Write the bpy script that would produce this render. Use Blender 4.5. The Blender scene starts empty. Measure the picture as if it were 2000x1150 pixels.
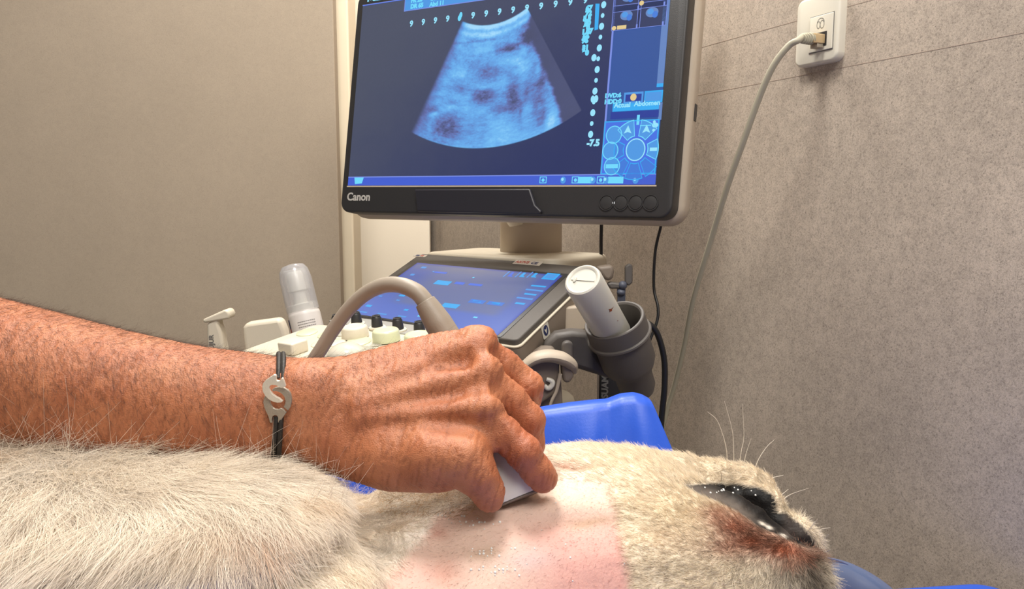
import bpy, bmesh, math, numpy as np
from mathutils import Vector
rng = np.random.default_rng(7)
sc = bpy.context.scene
COL = sc.collection
A = np.array

# ---------------------------------------------------------------- camera, light, exposure
F = 1500.0
TH = math.atan(185 / 1500.0)
CT, ST = math.cos(TH), math.sin(TH)
CAM = A([0.0, 0.0, 1.2])
cd = bpy.data.cameras.new('camera'); cam = bpy.data.objects.new('camera', cd); COL.objects.link(cam)
cd.sensor_width = 36; cd.lens = F / 2000 * 36; cd.clip_start = 0.02; cd.clip_end = 40
cam.location = CAM; cam.rotation_euler = (math.pi / 2 - TH, 0, 0)
cd.dof.use_dof = False
sc.camera = cam
EXPO = 0.0
sc.view_settings.view_transform = 'Standard'; sc.view_settings.look = 'None'
sc.view_settings.gamma = 1; sc.view_settings.use_curve_mapping = False
sc.view_settings.exposure = EXPO
sc.cycles.use_denoising = True
sc.cycles.max_bounces = 8; sc.cycles.diffuse_bounces = 3; sc.cycles.glossy_bounces = 3
sc.cycles.transmission_bounces = 6; sc.cycles.transparent_max_bounces = 12
world = bpy.data.worlds.new('World'); sc.world = world; world.use_nodes = True
world.node_tree.nodes['Background'].inputs[0].default_value = (1.0, 0.93, 0.85, 1)
world.node_tree.nodes['Background'].inputs[1].default_value = 0.20
def area(name, loc, target, size, power, col):
    l = bpy.data.lights.new(name, 'AREA'); l.shape = 'RECTANGLE'; l.size, l.size_y = size
    l.energy = power; l.color = col
    o = bpy.data.objects.new(name, l); COL.objects.link(o); o.location = loc
    o.rotation_euler = (Vector(target) - Vector(loc)).to_track_quat('-Z', 'Y').to_euler()
    return o
area('ceiling_lamp_light', (-0.14, 0.46, 2.50), (-0.12, 0.56, 0.9), (0.32, 0.32), 20, (1.0, 0.965, 0.905))
area('rear_fill_light', (0.35, -0.50, 2.45), (0.0, 0.6, 1.0), (0.9, 0.6), 21, (1.0, 0.965, 0.905))  # unseen fill behind the camera, placed to light the hand and dog
area('back_fill_light', (-0.22, 1.42, 2.50), (-0.05, 1.6, 1.0), (0.4, 0.3), 24, (1.0, 0.965, 0.905))  # added unseen light that brightens the recess and wall behind the machine

# ---------------------------------------------------------------- geometry helpers
def W(px, py, Y):
    a = (px - 1000) / F; b = (575 - py) / F
    d = A([a, CT + b * ST, -ST + b * CT])
    return CAM + d * (Y / d[1])
def slope(py):
    b = (575 - py) / F
    return (-ST + b * CT) / (CT + b * ST)
def proj(P):
    P = np.atleast_2d(P) - CAM
    d = P[:, 1] * CT - P[:, 2] * ST; u = P[:, 1] * ST + P[:, 2] * CT
    return 1000 + F * P[:, 0] / d, 575 - F * u / d
def unit(v):
    v = np.asarray(v, float); return v / (np.linalg.norm(v) + 1e-12)
def rotm(r):
    r = A(r, float); a = np.linalg.norm(r) + 1e-12; k = r / a
    K = A([[0, -k[2], k[1]], [k[2], 0, -k[0]], [-k[1], k[0], 0]])
    return np.eye(3) + math.sin(a) * K + (1 - math.cos(a)) * K @ K
class Fr:
    """a plane with local axes u, v and normal n"""
    def __init__(s, o, u, v, n=None):
        s.o = A(o, float); s.u = unit(u); s.v = unit(v); s.n = unit(np.cross(s.u, s.v)) if n is None else unit(n)
    def pt(s, a, b, c=0): return s.o + a * s.u + b * s.v + c * s.n
    def hit(s, px, py, h=0):
        d = W(px, py, 1.0) - CAM; o = s.o + h * s.n
        t = np.dot(o - CAM, s.n) / np.dot(d, s.n); p = CAM + d * t - s.o
        return float(p @ s.u), float(p @ s.v)
    def at(s, a, b, c=0): return Fr(s.pt(a, b, c), s.u, s.v, s.n)
def srgb(r, g, b):
    c = A([r, g, b], float) / 255.0
    return tuple(np.where(c <= 0.04045, c / 12.92, ((c + 0.055) / 1.055) ** 2.4))

class G:
    """collects the faces of one mesh"""
    def __init__(s): s.V = []; s.Fc = []; s.M = []
    def add(s, V, Fc, m=0):
        k = len(s.V); s.V += [tuple(map(float, v)) for v in V]
        s.Fc += [tuple(i + k for i in f) for f in Fc]; s.M += [m] * len(Fc); return s
    def rings(s, R, cap=True, m=0, close=True):
        n = len(R[0]); V = [p for r in R for p in r]; Fc = []
        for i in range(len(R) - 1):
            for j in range(n if close else n - 1):
                a = i * n + j; b = i * n + (j + 1) % n
                Fc.append((a, b, b + n, a + n))
        if cap:
            Fc.append(tuple(range(n))[::-1]); Fc.append(tuple((len(R) - 1) * n + j for j in range(n)))
        return s.add(V, Fc, m)
    def box(s, f, a0, a1, b0, b1, c0, c1, m=0):
        V = [f.pt(a, b, c) for c in (c0, c1) for b in (b0, b1) for a in (a0, a1)]
        return s.add(V, [(0, 2, 3, 1), (4, 5, 7, 6), (0, 1, 5, 4), (2, 6, 7, 3), (0, 4, 6, 2), (1, 3, 7, 5)], m)
    def rbox(s, f, a0, a1, b0, b1, c0, c1, r=0.01, bev=0.002, seg=6, m=0, bot=True):
        prof = []
        K = 4
        if bot: prof += [(bev * (1 - math.sin(t)), c0 + bev * (1 - math.cos(t))) for t in np.linspace(0, math.pi / 2, K)]
        else: prof += [(0, c0)]
        prof += [(bev * (1 - math.cos(t)), c1 - bev * (1 - math.sin(t))) for t in np.linspace(0, math.pi / 2, K)]
        R = [rrect(f, a0 + i, a1 - i, b0 + i, b1 - i, max(r - i, 1e-4), c, seg) for i, c in prof]
        return s.rings(R, m=m)
    def prism(s, f, pts, c0, c1, m=0):
        return s.rings([[f.pt(a, b, c) for a, b in pts] for c in (c0, c1)], m=m)
    def lathe(s, o, ax, prof, seg=40, cap=True, m=0, sx=1.0, ref=None):
        ax = unit(ax); ref = A([0, 0, 1.]) if ref is None else A(ref, float)
        if abs(ref @ ax) > .95: ref = A([1., 0, 0])
        e1 = unit(np.cross(ref, ax)); e2 = np.cross(ax, e1)
        T = np.linspace(0, 2 * math.pi, seg, endpoint=False)
        return s.rings([[A(o) + ax * h + r * (sx * math.cos(t) * e1 + math.sin(t) * e2) for t in T] for r, h in prof], cap=cap, m=m)
    def tube(s, pts, rad, seg=14, n=8, m=0, flat=1.0, smooth=True, ref=None):
        P = catmull(pts, n) if smooth else A(pts, float)
        rad = np.interp(np.linspace(0, 1, len(P)), np.linspace(0, 1, len(np.atleast_1d(rad))), np.atleast_1d(rad))
        T = np.gradient(P, axis=0); T /= np.linalg.norm(T, axis=1)[:, None]
        u = unit(np.cross(T[0], A([.3, .2, .9]) if ref is None else ref)); R = []
        for p, t, r in zip(P, T, rad):
            u = unit(u - (u @ t) * t); v = np.cross(t, u)
            R.append([p + r * (math.cos(a) * u + flat * math.sin(a) * v) for a in np.linspace(0, 2 * math.pi, seg, endpoint=False)])
        return s.rings(R, m=m)
    def ball(s, c, r, seg=16, m=0, sc=(1, 1, 1)):
        R = []
        for t in np.linspace(0.02, math.pi - .02, seg):
            R.append([A(c) + A(sc) * r * A([math.sin(t) * math.cos(p), math.sin(t) * math.sin(p), -math.cos(t)]) for p in np.linspace(0, 2 * math.pi, 2 * seg, endpoint=False)])
        return s.rings(R, m=m)
    def text(s, body, size, f, a, b, c, m=0, ext=0.0, bold=0.0, rot=0.0, align='LEFT'):
        cu = bpy.data.curves.new('lettering_source', 'FONT'); cu.body = body; cu.size = size; cu.extrude = ext; cu.offset = bold; cu.align_x = align
        cu.resolution_u = 3
        o = bpy.data.objects.new('lettering_source', cu); COL.objects.link(o)
        dg = bpy.context.evaluated_depsgraph_get(); me = bpy.data.meshes.new_from_object(o.evaluated_get(dg))
        cr, sr = math.cos(rot), math.sin(rot)
        V = [f.pt(a + v.co.x * cr - v.co.y * sr, b + v.co.x * sr + v.co.y * cr, c + v.co.z) for v in me.vertices]
        s.add(V, [tuple(p.vertices) for p in me.polygons], m)
        bpy.data.objects.remove(o); bpy.data.meshes.remove(me); bpy.data.curves.remove(cu); return s
def rrect(f, a0, a1, b0, b1, r, c, seg=6):
    out = []
    for cx, cy, t0 in ((a1 - r, b1 - r, 0), (a0 + r, b1 - r, 90), (a0 + r, b0 + r, 180), (a1 - r, b0 + r, 270)):
        for t in np.linspace(t0, t0 + 90, seg + 1):
            q = math.radians(t); out.append(f.pt(cx + r * math.cos(q), cy + r * math.sin(q), c))
    return out
def catmull(pts, n=8):
    P = A(pts, float); P = np.vstack([2 * P[0] - P[1], P, 2 * P[-1] - P[-2]]); out = []
    for i in range(1, len(P) - 2):
        p0, p1, p2, p3 = P[i - 1:i + 3]
        for t in np.linspace(0, 1, n, endpoint=False):
            out.append(.5 * ((2 * p1) + (p2 - p0) * t + (2 * p0 - 5 * p1 + 4 * p2 - p3) * t * t + (3 * p1 - p0 - 3 * p2 + p3) * t ** 3))
    out.append(P[-2]); return A(out)

ROOT = {}
def thing(name, loc, label, cat, group=None):
    o = bpy.data.objects.new(name, None); o.empty_display_size = 0.02; COL.objects.link(o)
    o.location = tuple(map(float, loc)); ROOT[o] = A(loc, float)
    o['label'] = label; o['category'] = cat
    if group: o['group'] = group
    return o
def base_loc(o):
    while o.parent: o = o.parent
    return ROOT[o]
def link(name, me, parent=None, label=None, cat=None, kind=None, group=None, loc=None):
    o = bpy.data.objects.new(name, me); COL.objects.link(o)
    if parent is not None: o.parent = parent
    else:
        ROOT[o] = A(loc if loc is not None else (0, 0, 0), float); o.location = tuple(ROOT[o])
    if label: o['label'] = label
    if cat: o['category'] = cat
    if kind: o['kind'] = kind
    if group: o['group'] = group
    return o
def obj(name, g, mats, parent=None, label=None, cat=None, kind=None, group=None, smooth=True, bevel=0, angle=35):
    V = A(g.V, float)
    if parent is not None: loc = base_loc(parent)
    else: loc = A([V[:, 0].mean(), V[:, 1].mean(), V[:, 2].min()])
    me = bpy.data.meshes.new(name); me.from_pydata((V - loc).tolist(), [], g.Fc); me.update()
    bm = bmesh.new(); bm.from_mesh(me); bmesh.ops.recalc_face_normals(bm, faces=bm.faces); bm.to_mesh(me); bm.free()
    mats = mats if isinstance(mats, (list, tuple)) else [mats]
    for m in mats: me.materials.append(m)
    if len(mats) > 1: me.polygons.foreach_set('material_index', g.M)
    if smooth:
        me.polygons.foreach_set('use_smooth', [True] * len(me.polygons)); me.set_sharp_from_angle(angle=math.radians(angle))
    o = link(name, me, parent, label, cat, kind, group, loc)
    if bevel:
        b = o.modifiers.new('bevel', 'BEVEL'); b.width = bevel; b.segments = 3; b.limit_method = 'ANGLE'; b.angle_limit = math.radians(40)
    return o

# ---------------------------------------------------------------- materials
def mat(name, col, rough=.5, metal=0, bump=0, bscale=200, vary=0, vscale=30, spec=.5, trans=0, sss=0, coat=0, alpha=1, vcol=None, emis=0):
    m = bpy.data.materials.new(name); m.use_nodes = True; nt = m.node_tree; N = nt.nodes; L = nt.links
    p = N['Principled BSDF']; c = (*srgb(*col), 1)
    p.inputs['Base Color'].default_value = c; p.inputs['Roughness'].default_value = rough; p.inputs['Metallic'].default_value = metal
    p.inputs['Specular IOR Level'].default_value = spec; p.inputs['Transmission Weight'].default_value = trans
    p.inputs['Subsurface Weight'].default_value = sss; p.inputs['Coat Weight'].default_value = coat; p.inputs['Alpha'].default_value = alpha
    if sss: p.inputs['Subsurface Radius'].default_value = (1, .35, .2); p.inputs['Subsurface Scale'].default_value = .006
    tc = N.new('ShaderNodeTexCoord')
    if vary:
        nz = N.new('ShaderNodeTexNoise'); nz.inputs['Scale'].default_value = vscale; nz.inputs['Detail'].default_value = 5
        L.new(tc.outputs['Object'], nz.inputs['Vector'])
        mx = N.new('ShaderNodeMix'); mx.data_type = 'RGBA'
        mx.inputs['A'].default_value = (*[x * (1 - vary) for x in c[:3]], 1); mx.inputs['B'].default_value = (*[min(1, x * (1 + vary)) for x in c[:3]], 1)
        L.new(nz.outputs['Fac'], mx.inputs['Factor']); L.new(mx.outputs['Result'], p.inputs['Base Color'])
    if vcol:
        at = N.new('ShaderNodeAttribute'); at.attribute_name = vcol
        L.new(at.outputs['Color'], p.inputs['Base Color'])
    if bump:
        nb = N.new('ShaderNodeTexNoise'); nb.inputs['Scale'].default_value = bscale; nb.inputs['Detail'].default_value = 4
        L.new(tc.outputs['Object'], nb.inputs['Vector'])
        b = N.new('ShaderNodeBump'); b.inputs['Strength'].default_value = bump; b.inputs['Distance'].default_value = .001
        L.new(nb.outputs['Fac'], b.inputs['Height']); L.new(b.outputs['Normal'], p.inputs['Normal'])
    return m
def glow(name, col, s=1.0):
    m = bpy.data.materials.new(name); m.use_nodes = True; p = m.node_tree.nodes['Principled BSDF']
    p.inputs['Base Color'].default_value = (.01, .01, .012, 1); p.inputs['Roughness'].default_value = .35
    p.inputs['Emission Color'].default_value = (*srgb(*col), 1); p.inputs['Emission Strength'].default_value = s
    return m
def glow_attr(name, s=1.0):
    m = glow(name, (0, 0, 0), s); N = m.node_tree.nodes; at = N.new('ShaderNodeAttribute'); at.attribute_name = 'picture'
    m.node_tree.links.new(at.outputs['Color'], N['Principled BSDF'].inputs['Emission Color']); return m
def wallpaper(name, base, speck=.5, lines=False, big=.12):
    m = bpy.data.materials.new(name); m.use_nodes = True; nt = m.node_tree; N = nt.nodes; L = nt.links; p = N['Principled BSDF']
    p.inputs['Roughness'].default_value = .75; tc = N.new('ShaderNodeTexCoord')
    def noise(sc, det=3, rough=.6):
        n = N.new('ShaderNodeTexNoise'); n.inputs['Scale'].default_value = sc; n.inputs['Detail'].default_value = det; n.inputs['Roughness'].default_value = rough
        L.new(tc.outputs['Object'], n.inputs['Vector']); return n
    def ramp(src, a, b, ca, cb):
        r = N.new('ShaderNodeValToRGB'); r.color_ramp.elements[0].position = a; r.color_ramp.elements[1].position = b
        r.color_ramp.elements[0].color = (*ca, 1); r.color_ramp.elements[1].color = (*cb, 1); L.new(src, r.inputs[0]); return r.outputs[0]
    def mul(x, y):
        q = N.new('ShaderNodeMix'); q.data_type = 'RGBA'; q.blend_type = 'MULTIPLY'; q.inputs['Factor'].default_value = 1
        L.new(x, q.inputs['A']); L.new(y, q.inputs['B']); return q.outputs['Result']
    c = A(srgb(*base))
    o = ramp(noise(7, 4).outputs['Fac'], .3, .7, tuple(c * (1 - big)), tuple(c * (1 + big * .6)))
    o = mul(o, ramp(noise(95, 4, .7).outputs['Fac'], .35, .60, (1 - speck * .35,) * 3, (1, 1, 1)))
    fine = noise(460, 4, .8)
    o = mul(o, ramp(fine.outputs['Fac'], .30, .52, (1 - speck,) * 3, (1, 1, 1)))
    med = noise(1300, 2, .6)
    o = mul(o, ramp(med.outputs['Fac'], .3, .7, (1 - speck * .5,) * 3, (1 + speck * .35,) * 3))
    dots = N.new('ShaderNodeTexVoronoi'); dots.inputs['Scale'].default_value = 190; L.new(tc.outputs['Object'], dots.inputs['Vector'])
    o = mul(o, ramp(dots.outputs['Distance'], .07, .16, (1 - speck * .9,) * 3, (1, 1, 1)))
    L.new(o, p.inputs['Base Color'])
    b = N.new('ShaderNodeBump'); b.inputs['Strength'].default_value = .25; b.inputs['Distance'].default_value = .0006
    L.new(fine.outputs['Fac'], b.inputs['Height']); L.new(b.outputs['Normal'], p.inputs['Normal'])
    return m

M_WALL = wallpaper('speckled_wallpaper', (194, 179, 163), .50)
M_PANEL = wallpaper('beige_panel', (176, 161, 142), .12, big=.05)
M_WHITE = mat('painted_white', (240, 228, 208), .55, bump=.1, bscale=300)
M_FLOOR = mat('vinyl_floor', (150, 142, 132), .5, vary=.2)
M_CEIL = mat('ceiling_paint', (235, 230, 222), .9, vary=.03)
M_CREAM = mat('cream_plastic', (216, 206, 186), .42, bump=.12, bscale=900)
M_CREAM2 = mat('warm_grey_plastic', (182, 168, 150), .5, bump=.15, bscale=900)
M_TAUPE = mat('taupe_plastic', (128, 116, 104), .5, bump=.15, bscale=900)
M_DARK = mat('charcoal_plastic', (66, 63, 62), .5, bump=.2, bscale=1200)
M_DARK2 = mat('charcoal_textured', (84, 79, 74), .55, bump=.35, bscale=1500)
M_BLACK = mat('black_plastic', (44, 43, 44), .45, bump=.15, bscale=1200)
M_HOLDER = mat('grey_holder_plastic', (92, 87, 83), .5, bump=.2, bscale=1500)
M_GREYDECK = mat('grey_deck', (150, 148, 142), .55, bump=.15, bscale=900)
M_KEY = mat('glossy_cream', (218, 211, 190), .28, vary=.06, vscale=60, coat=.3)
M_KEY2 = mat('glossy_pale_green', (208, 210, 176), .3, vary=.06, coat=.3)  # the pale green is key backlight painted into the plastic colour
M_LCDGREY = mat('key_legend_grey', (168, 165, 150), .4)
M_WPLAST = mat('white_plastic', (226, 222, 210), .35, bump=.05, bscale=900)
M_GELBOT = mat('off_white_bottle', (200, 198, 188), .35, bump=.05, bscale=700, sss=.1)
M_OUTLET = mat('outlet_plastic', (224, 218, 202), .4)
M_STEEL = mat('brushed_steel', (236, 228, 212), .38, .4, bump=.25, bscale=1800)
M_STEEL2 = mat('worn_steel', (176, 166, 152), .4, .6, bump=.5, bscale=1800)
M_CORD = mat('black_cord', (40, 36, 32), .55, bump=.4, bscale=1500)
M_BLUE = mat('blue_vinyl', (38, 88, 205), .42, vary=.10, vscale=9, bump=.12, bscale=500)
M_CABLE = mat('grey_cable', (176, 170, 150), .5)
M_PCABLE = mat('probe_cable_grey', (150, 138, 124), .45, bump=.1, bscale=900)
M_BCABLE = mat('black_cable', (24, 24, 26), .4)
M_CLEAR = mat('clear_cap', (225, 226, 232), .18, trans=.55, alpha=.62)
M_BLUEPL = mat('translucent_blue_plastic', (104, 120, 156), .3, alpha=.62)
M_NAVY = mat('navy_ink', (36, 48, 96), .5)
M_RED = mat('red_ink', (186, 96, 84), .5)
M_INK = mat('grey_ink', (110, 108, 104), .5)
M_RUST = mat('rust_mark', (140, 74, 44), .6)
M_SILVER = mat('silver_letters', (200, 196, 190), .4, .3)
M_LABEL = mat('paper_label', (214, 204, 190), .5)

# ---------------------------------------------------------------- the room
UP = A([0, 0, 1.])
wd = unit([-.418, .908, 0])                 # the right wall runs away to the left
WFR = Fr(A([.35, .86, 0]), wd, UP)          # normal points at the room
if WFR.n @ A([-1, -.4, 0]) < 0: WFR.n = -WFR.n
g = G(); g.box(WFR, -2.6, 1.5, 0, 2.6, -.08, 0)
obj('wall_right', g, M_WALL, kind='structure', smooth=False)
# faint joints between the lengths of wallpaper
g = G(); a0, b0 = WFR.hit(1345, 190); g.box(WFR, -.9, 1.3, b0, b0 + .0006, 0, .0002)
obj('trim_1', g, mat('joint_line', (172, 154, 140), .9), kind='structure', smooth=False)
g = G(); a0, b0 = WFR.hit(1345, 100); g.box(WFR, -.9, 1.3, b0, b0 + .0006, 0, .0002)
obj('trim_2', g, bpy.data.materials['joint_line'], kind='structure', smooth=False)
# white back wall beyond the end of the right wall
BFR = Fr(W(690, 600, 2.16) * A([1, 1, 0]), unit([1, -.10, 0]), UP, n=unit([-.1, -1, 0]))
g = G(); g.box(BFR, -1.3, .80, 0, 2.6, -.08, 0)
obj('wall_back', g, M_WHITE, kind='structure', smooth=False)
c = W(848, 400, 2.04)
g = G(); g.box(Fr(A([c[0] - .012, c[1] - .01, 0]), A([1, 0, 0]), UP, n=A([0, -1, 0])), -.40, 0, 0, 2.6, -.03, .0)
obj('trim_3', g, M_WHITE, kind='structure', smooth=False)
# left partition in front of it, and its white jamb
e = W(661, 400, 1.50)
LFR = Fr(A([e[0], e[1], 0]), unit([1, .10, 0]), UP, n=unit([.1, -1, 0]))
g = G(); g.box(LFR, -2.2, 0, 0, 2.6, -.05, 0)
obj('wall_left', g, M_PANEL, kind='structure', smooth=False, bevel=.002)
j = W(672, 400, 1.62)
g = G(); g.box(Fr(A([j[0], j[1], 0]), A([1, 0, 0]), UP, n=A([0, -1, 0])), -.10, .0225, 0, 2.6, -.06, .02)
obj('trim_4', g, mat('cream_jamb', (236, 222, 196), .5, vary=.03), kind='structure', smooth=False, bevel=.004)
g = G(); g.box(Fr(A([0, 0, 0]), A([1, 0, 0]), A([0, 1, 0])), -2.3, 1.6, -1.6, 2.4, -.05, 0)
obj('floor', g, M_FLOOR, kind='structure', smooth=False)
g = G(); g.box(Fr(A([0, 0, 0]), A([1, 0, 0]), A([0, 1, 0])), -2.3, 1.6, -1.6, 2.4, 2.6, 2.65)
obj('ceiling', g, M_CEIL, kind='structure', smooth=False)


# ---------------------------------------------------------------- ultrasound machine
Rm = rotm([-0.1486, 0.0464, -0.5184])
MF = Fr(A([-0.2417, 1.1558, 1.2202]), Rm[:, 0], Rm[:, 2], n=-Rm[:, 1])        # origin: lower left corner of the lit screen
SW, SH = .476, .268
machine = thing('ultrasound_machine', (0.05, 1.22, 0), 'cream and charcoal ultrasound machine with lit scan monitor above a touch panel and dials', 'ultrasound machine')
a0 = MF.hit(668, 405)[0]; a1 = MF.hit(1314, 415)[0]; b0 = MF.hit(990, 421)[1]
g = G(); g.rbox(MF, a0, a1, b0, SH - b0 * .5, -.022, .004, r=.016, bev=.003, seg=8)
mon = obj('monitor', g, M_BLACK, machine, 'charcoal monitor frame')
g = G(); g.rbox(MF, a0 - .002, a1 + .006, b0 - .004, SH - b0 * .5 + .005, -.052, -.0205, r=.022, bev=.010, seg=8)
obj('rear_shell', g, M_CREAM2, mon, 'beige rear shell')
g = G(); a, b = MF.hit(1338, 205); g.box(MF.at(a1 + .005, b, -.036), -.001, .002, -.010, .010, -.004, .004)
obj('side_port', g, M_BLACK, mon)
g = G(); f = MF
g.box(f, -.0015, SW + .0015, -.0022, -.0004, .004, .0046)
obj('screen_sill', g, M_CREAM2, mon, 'pale lower edge of the screen')
# tray / handle strip in the lower frame
h = [MF.hit(x, y) for x, y in ((818, 372), (1042, 371), (1052, 402), (1064, 414), (1062, 420), (822, 415))]
g = G(); g.prism(MF, h[::-1], .004, .0105)
obj('lower_handle', g, mat('handle_black', (34, 33, 40), .4), mon, bevel=.0025)
for x in (1187, 1215, 1244, 1273):
    a, b = MF.hit(x, 397); g = G()
    g.lathe(MF.pt(a, b, .004), MF.n, [(.0098, 0), (.0098, .0012), (.0088, .0012), (.0088, .0003), (.0080, .0003), (.0078, .0008), (.0074, .0009)], 30)
    obj('button', g, M_BLACK, mon)
a, b = MF.hit(1201, 397); g = G(); g.lathe(MF.pt(a, b, .004), MF.n, [(.0017, 0), (.0017, .0006)], 16)
obj('indicator_light', g, glow('led_white', (225, 225, 225)), mon, 'small white indicator light')
a, b = MF.hit(681, 392); g = G(); g.text('Canon', .0165, MF, a, b, .0042, ext=.0002, bold=.0004)
obj('brand_lettering', g, M_SILVER, mon, smooth=False)

# the picture on the big screen: colours of lit pixels and painted screen haze, computed
def vnoise(X, Y, seed=0, octs=4, gain=.55):
    r = np.random.default_rng(seed); out = 0; amp = 1; tot = 0
    for o in range(octs):
        T = r.random((64, 64)); x = X * 2 ** o; y = Y * 2 ** o
        xi = np.floor(x).astype(int); yi = np.floor(y).astype(int); fx = x - xi; fy = y - yi
        fx = fx * fx * (3 - 2 * fx); fy = fy * fy * (3 - 2 * fy)
        q = lambda i, j: T[(xi + i) % 64, (yi + j) % 64]
        out = out + amp * ((q(0, 0) * (1 - fx) + q(1, 0) * fx) * (1 - fy) + (q(0, 1) * (1 - fx) + q(1, 1) * fx) * fy); tot += amp; amp *= gain
    return out / tot
def lin(c): return A(srgb(*c))
def sm(x, a, b): t = np.clip((x - a) / (b - a), 0, 1); return t * t * (3 - 2 * t)
def screen_grid(fr, w, h, nx, ny, c, paint, name, parent, m):
    xs = np.linspace(0, w, nx + 1); ys = np.linspace(0, h, ny + 1)
    U, Vv = np.meshgrid(xs, ys); P = fr.o + U[..., None] * fr.u + Vv[..., None] * fr.v + c * fr.n
    P = P.reshape(-1, 3) - base_loc(parent)
    I = np.arange((nx + 1) * (ny + 1)).reshape(ny + 1, nx + 1)
    Q = np.stack([I[:-1, :-1], I[:-1, 1:], I[1:, 1:], I[1:, :-1]], -1).reshape(-1, 4)
    me = bpy.data.meshes.new(name); me.vertices.add(len(P)); me.vertices.foreach_set('co', P.ravel())
    me.loops.add(Q.size); me.loops.foreach_set('vertex_index', Q.ravel().astype(np.int32))
    me.polygons.add(len(Q)); me.polygons.foreach_set('loop_start', np.arange(0, Q.size, 4, dtype=np.int32))
    me.update(); C = paint(U, Vv).reshape(-1, 3)
    at = me.attributes.new('picture', 'FLOAT_COLOR', 'POINT'); at.data.foreach_set('color', np.hstack([C, np.ones((len(C), 1))]).astype(np.float32).ravel())
    me.materials.append(m); return link(name, me, parent)
def hitm(x, y): return A(MF.hit(x, y))
def paint_scan(U, V):
    # pixel look-up of blobs in screen coordinates (metres)
    bg1, bg2 = lin((72, 78, 98)), lin((32, 44, 92))  # dark areas carry painted reflection and backlight haze, paler at left
    t = sm(U / SW * .75 + (1 - V / SH) * .45 + (vnoise(U * 30, V * 30, 3) - .5) * .12, .1, 1.0)[..., None]
    C = bg1 * (1 - t) + bg2 * t
    C = C * (1 + .10 * (vnoise(U * 900, V * 900, 5, 2)[..., None] - .5))
    L0, L1, R0, R1 = hitm(905, 45), hitm(817, 236), hitm(1046, 42), hitm(1137, 213)
    d1, d2 = L1 - L0, R1 - R0
    s = np.linalg.solve(A([d1, -d2]).T, R0 - L0); ap = L0 + d1 * s[0]
    dx, dy = U - ap[0], V - ap[1]; rr = np.hypot(dx, dy); an = np.arctan2(dx, -dy)
    aL = math.atan2((L1 - ap)[0], -(L1 - ap)[1]); aR = math.atan2((R1 - ap)[0], -(R1 - ap)[1])
    r0 = np.linalg.norm(hitm(975, 48) - ap); r1 = np.linalg.norm(hitm(960, 289) - ap)
    edge = .004 + .004 * vnoise(an * 40, rr * 200, 9)
    ins = sm(an, aL - .005, aL + .035) * sm(-an, -aR - .002, -aR + .006) * sm(rr, r0 - .001, r0 + .001) * sm(-rr, -r1 - .001, -r1 + .0006)
    rn = (rr - r0) / (r1 - r0)
    val = .66 + .34 * (vnoise(an * 9 + 3, rn * 10, 11, 3, .6) - .5) + .26 * (vnoise(an * 14, rn * 44, 12, 4, .7) - .5) + .30 * (vnoise(an * 60, rn * 110, 14, 3, .7) - .5)
    val += .35 * np.exp(-(rn / .10) ** 2) + .10 * np.sin(rn * 95) * np.exp(-(rn / .14) ** 2) * 1.6
    for x, y, rx, ry, v in ((960, 142, 24, 18, -.36), (946, 188, 26, 15, -.52), (1003, 178, 13, 36, -.42), (1012, 205, 14, 20, -.3), (997, 98, 20, 5, -.5), (1005, 90, 18, 4, -.4), (876, 250, 34, 24, -.46),
                            (1056, 175, 17, 62, -.42), (1035, 72, 16, 22, -.8), (1060, 120, 7, 9, -.3), (932, 83, 42, 2.5, -.25), (905, 175, 14, 9, -.2), (1020, 220, 4, 16, -.3), (850, 215, 12, 6, -.35),
                            (835, 225, 10, 20, -.2), (985, 215, 20, 6, -.25), (880, 200, 20, 6, -.1), (1030, 190, 6, 30, -.2), (1062, 235, 10, 18, -.3),
                            (946, 172, 16, 4, .4), (876, 213, 22, 7, .42), (860, 200, 14, 4, .3), (1003, 256, 34, 16, .3), (960, 275, 50, 10, .2), (997, 121, 26, 9, .3), (1020, 135, 16, 16, .28), (1054, 137, 6, 20, .6), (895, 146, 20, 9, .28),
                            (1079, 238, 13, 18, .6), (1026, 98, 8, 10, .5), (940, 70, 50, 7, .18), (935, 100, 40, 12, .15), (845, 180, 10, 12, .25), (858, 184, 12, 5, .3), (848, 225, 10, 4, .5), (1028, 213, 10, 20, .3), (918, 192, 9, 7, .3)):
        c = hitm(x, y); ex = abs(hitm(x + rx, y)[0] - c[0]); ey = abs(hitm(x, y + ry)[1] - c[1])
        q = ((U - c[0]) / ex) ** 2 + ((V - c[1]) / ey) ** 2 + .8 * (vnoise(U * 260, V * 260, 21, 3) - .5)
        val = val + (v * .9 if v < 0 else v * .6) * np.exp(-np.clip(q, 0, 30))
    # shadowed sector on the right: tissue fades
    bound = [hitm(x, y) for x, y in ((1036, 20), (1032, 66), (1052, 110), (1072, 160), (1090, 205), (1097, 250), (1097, 300))]
    bx = np.interp(-V, [-b[1] for b in bound], [b[0] for b in bound]) + .006 * (vnoise(U * 0 + 2, V * 160, 31, 3) - .5)
    fade = 1 - sm(U - bx, -.003, .006)
    val = np.clip(val, 0, 1.15) * (.10 + .90 * fade)
    left = sm(an, aL, aL + .12); val = val * (.45 + .55 * left)
    st = [(0, (66, 72, 104)), (.14, (72, 80, 122)), (.32, (94, 108, 170)), (.5, (92, 138, 206)), (.68, (98, 166, 232)), (.85, (112, 186, 242)), (1.1, (160, 216, 250))]
    K = np.stack([np.interp(val, [q[0] for q in st], [lin(q[1])[k] for q in st]) for k in range(3)], -1)
    i = ins[..., None]; C = C * (1 - i) + K * i
    # panel on the right, status bar, tool bars
    def zone(p, q, col, soft=0):
        (x0, y0), (x1, y1) = hitm(*p), hitm(*q)
        return (U >= min(x0, x1)) & (U <= max(x0, x1)) & (V >= min(y0, y1)) & (V <= max(y0, y1))
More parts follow.
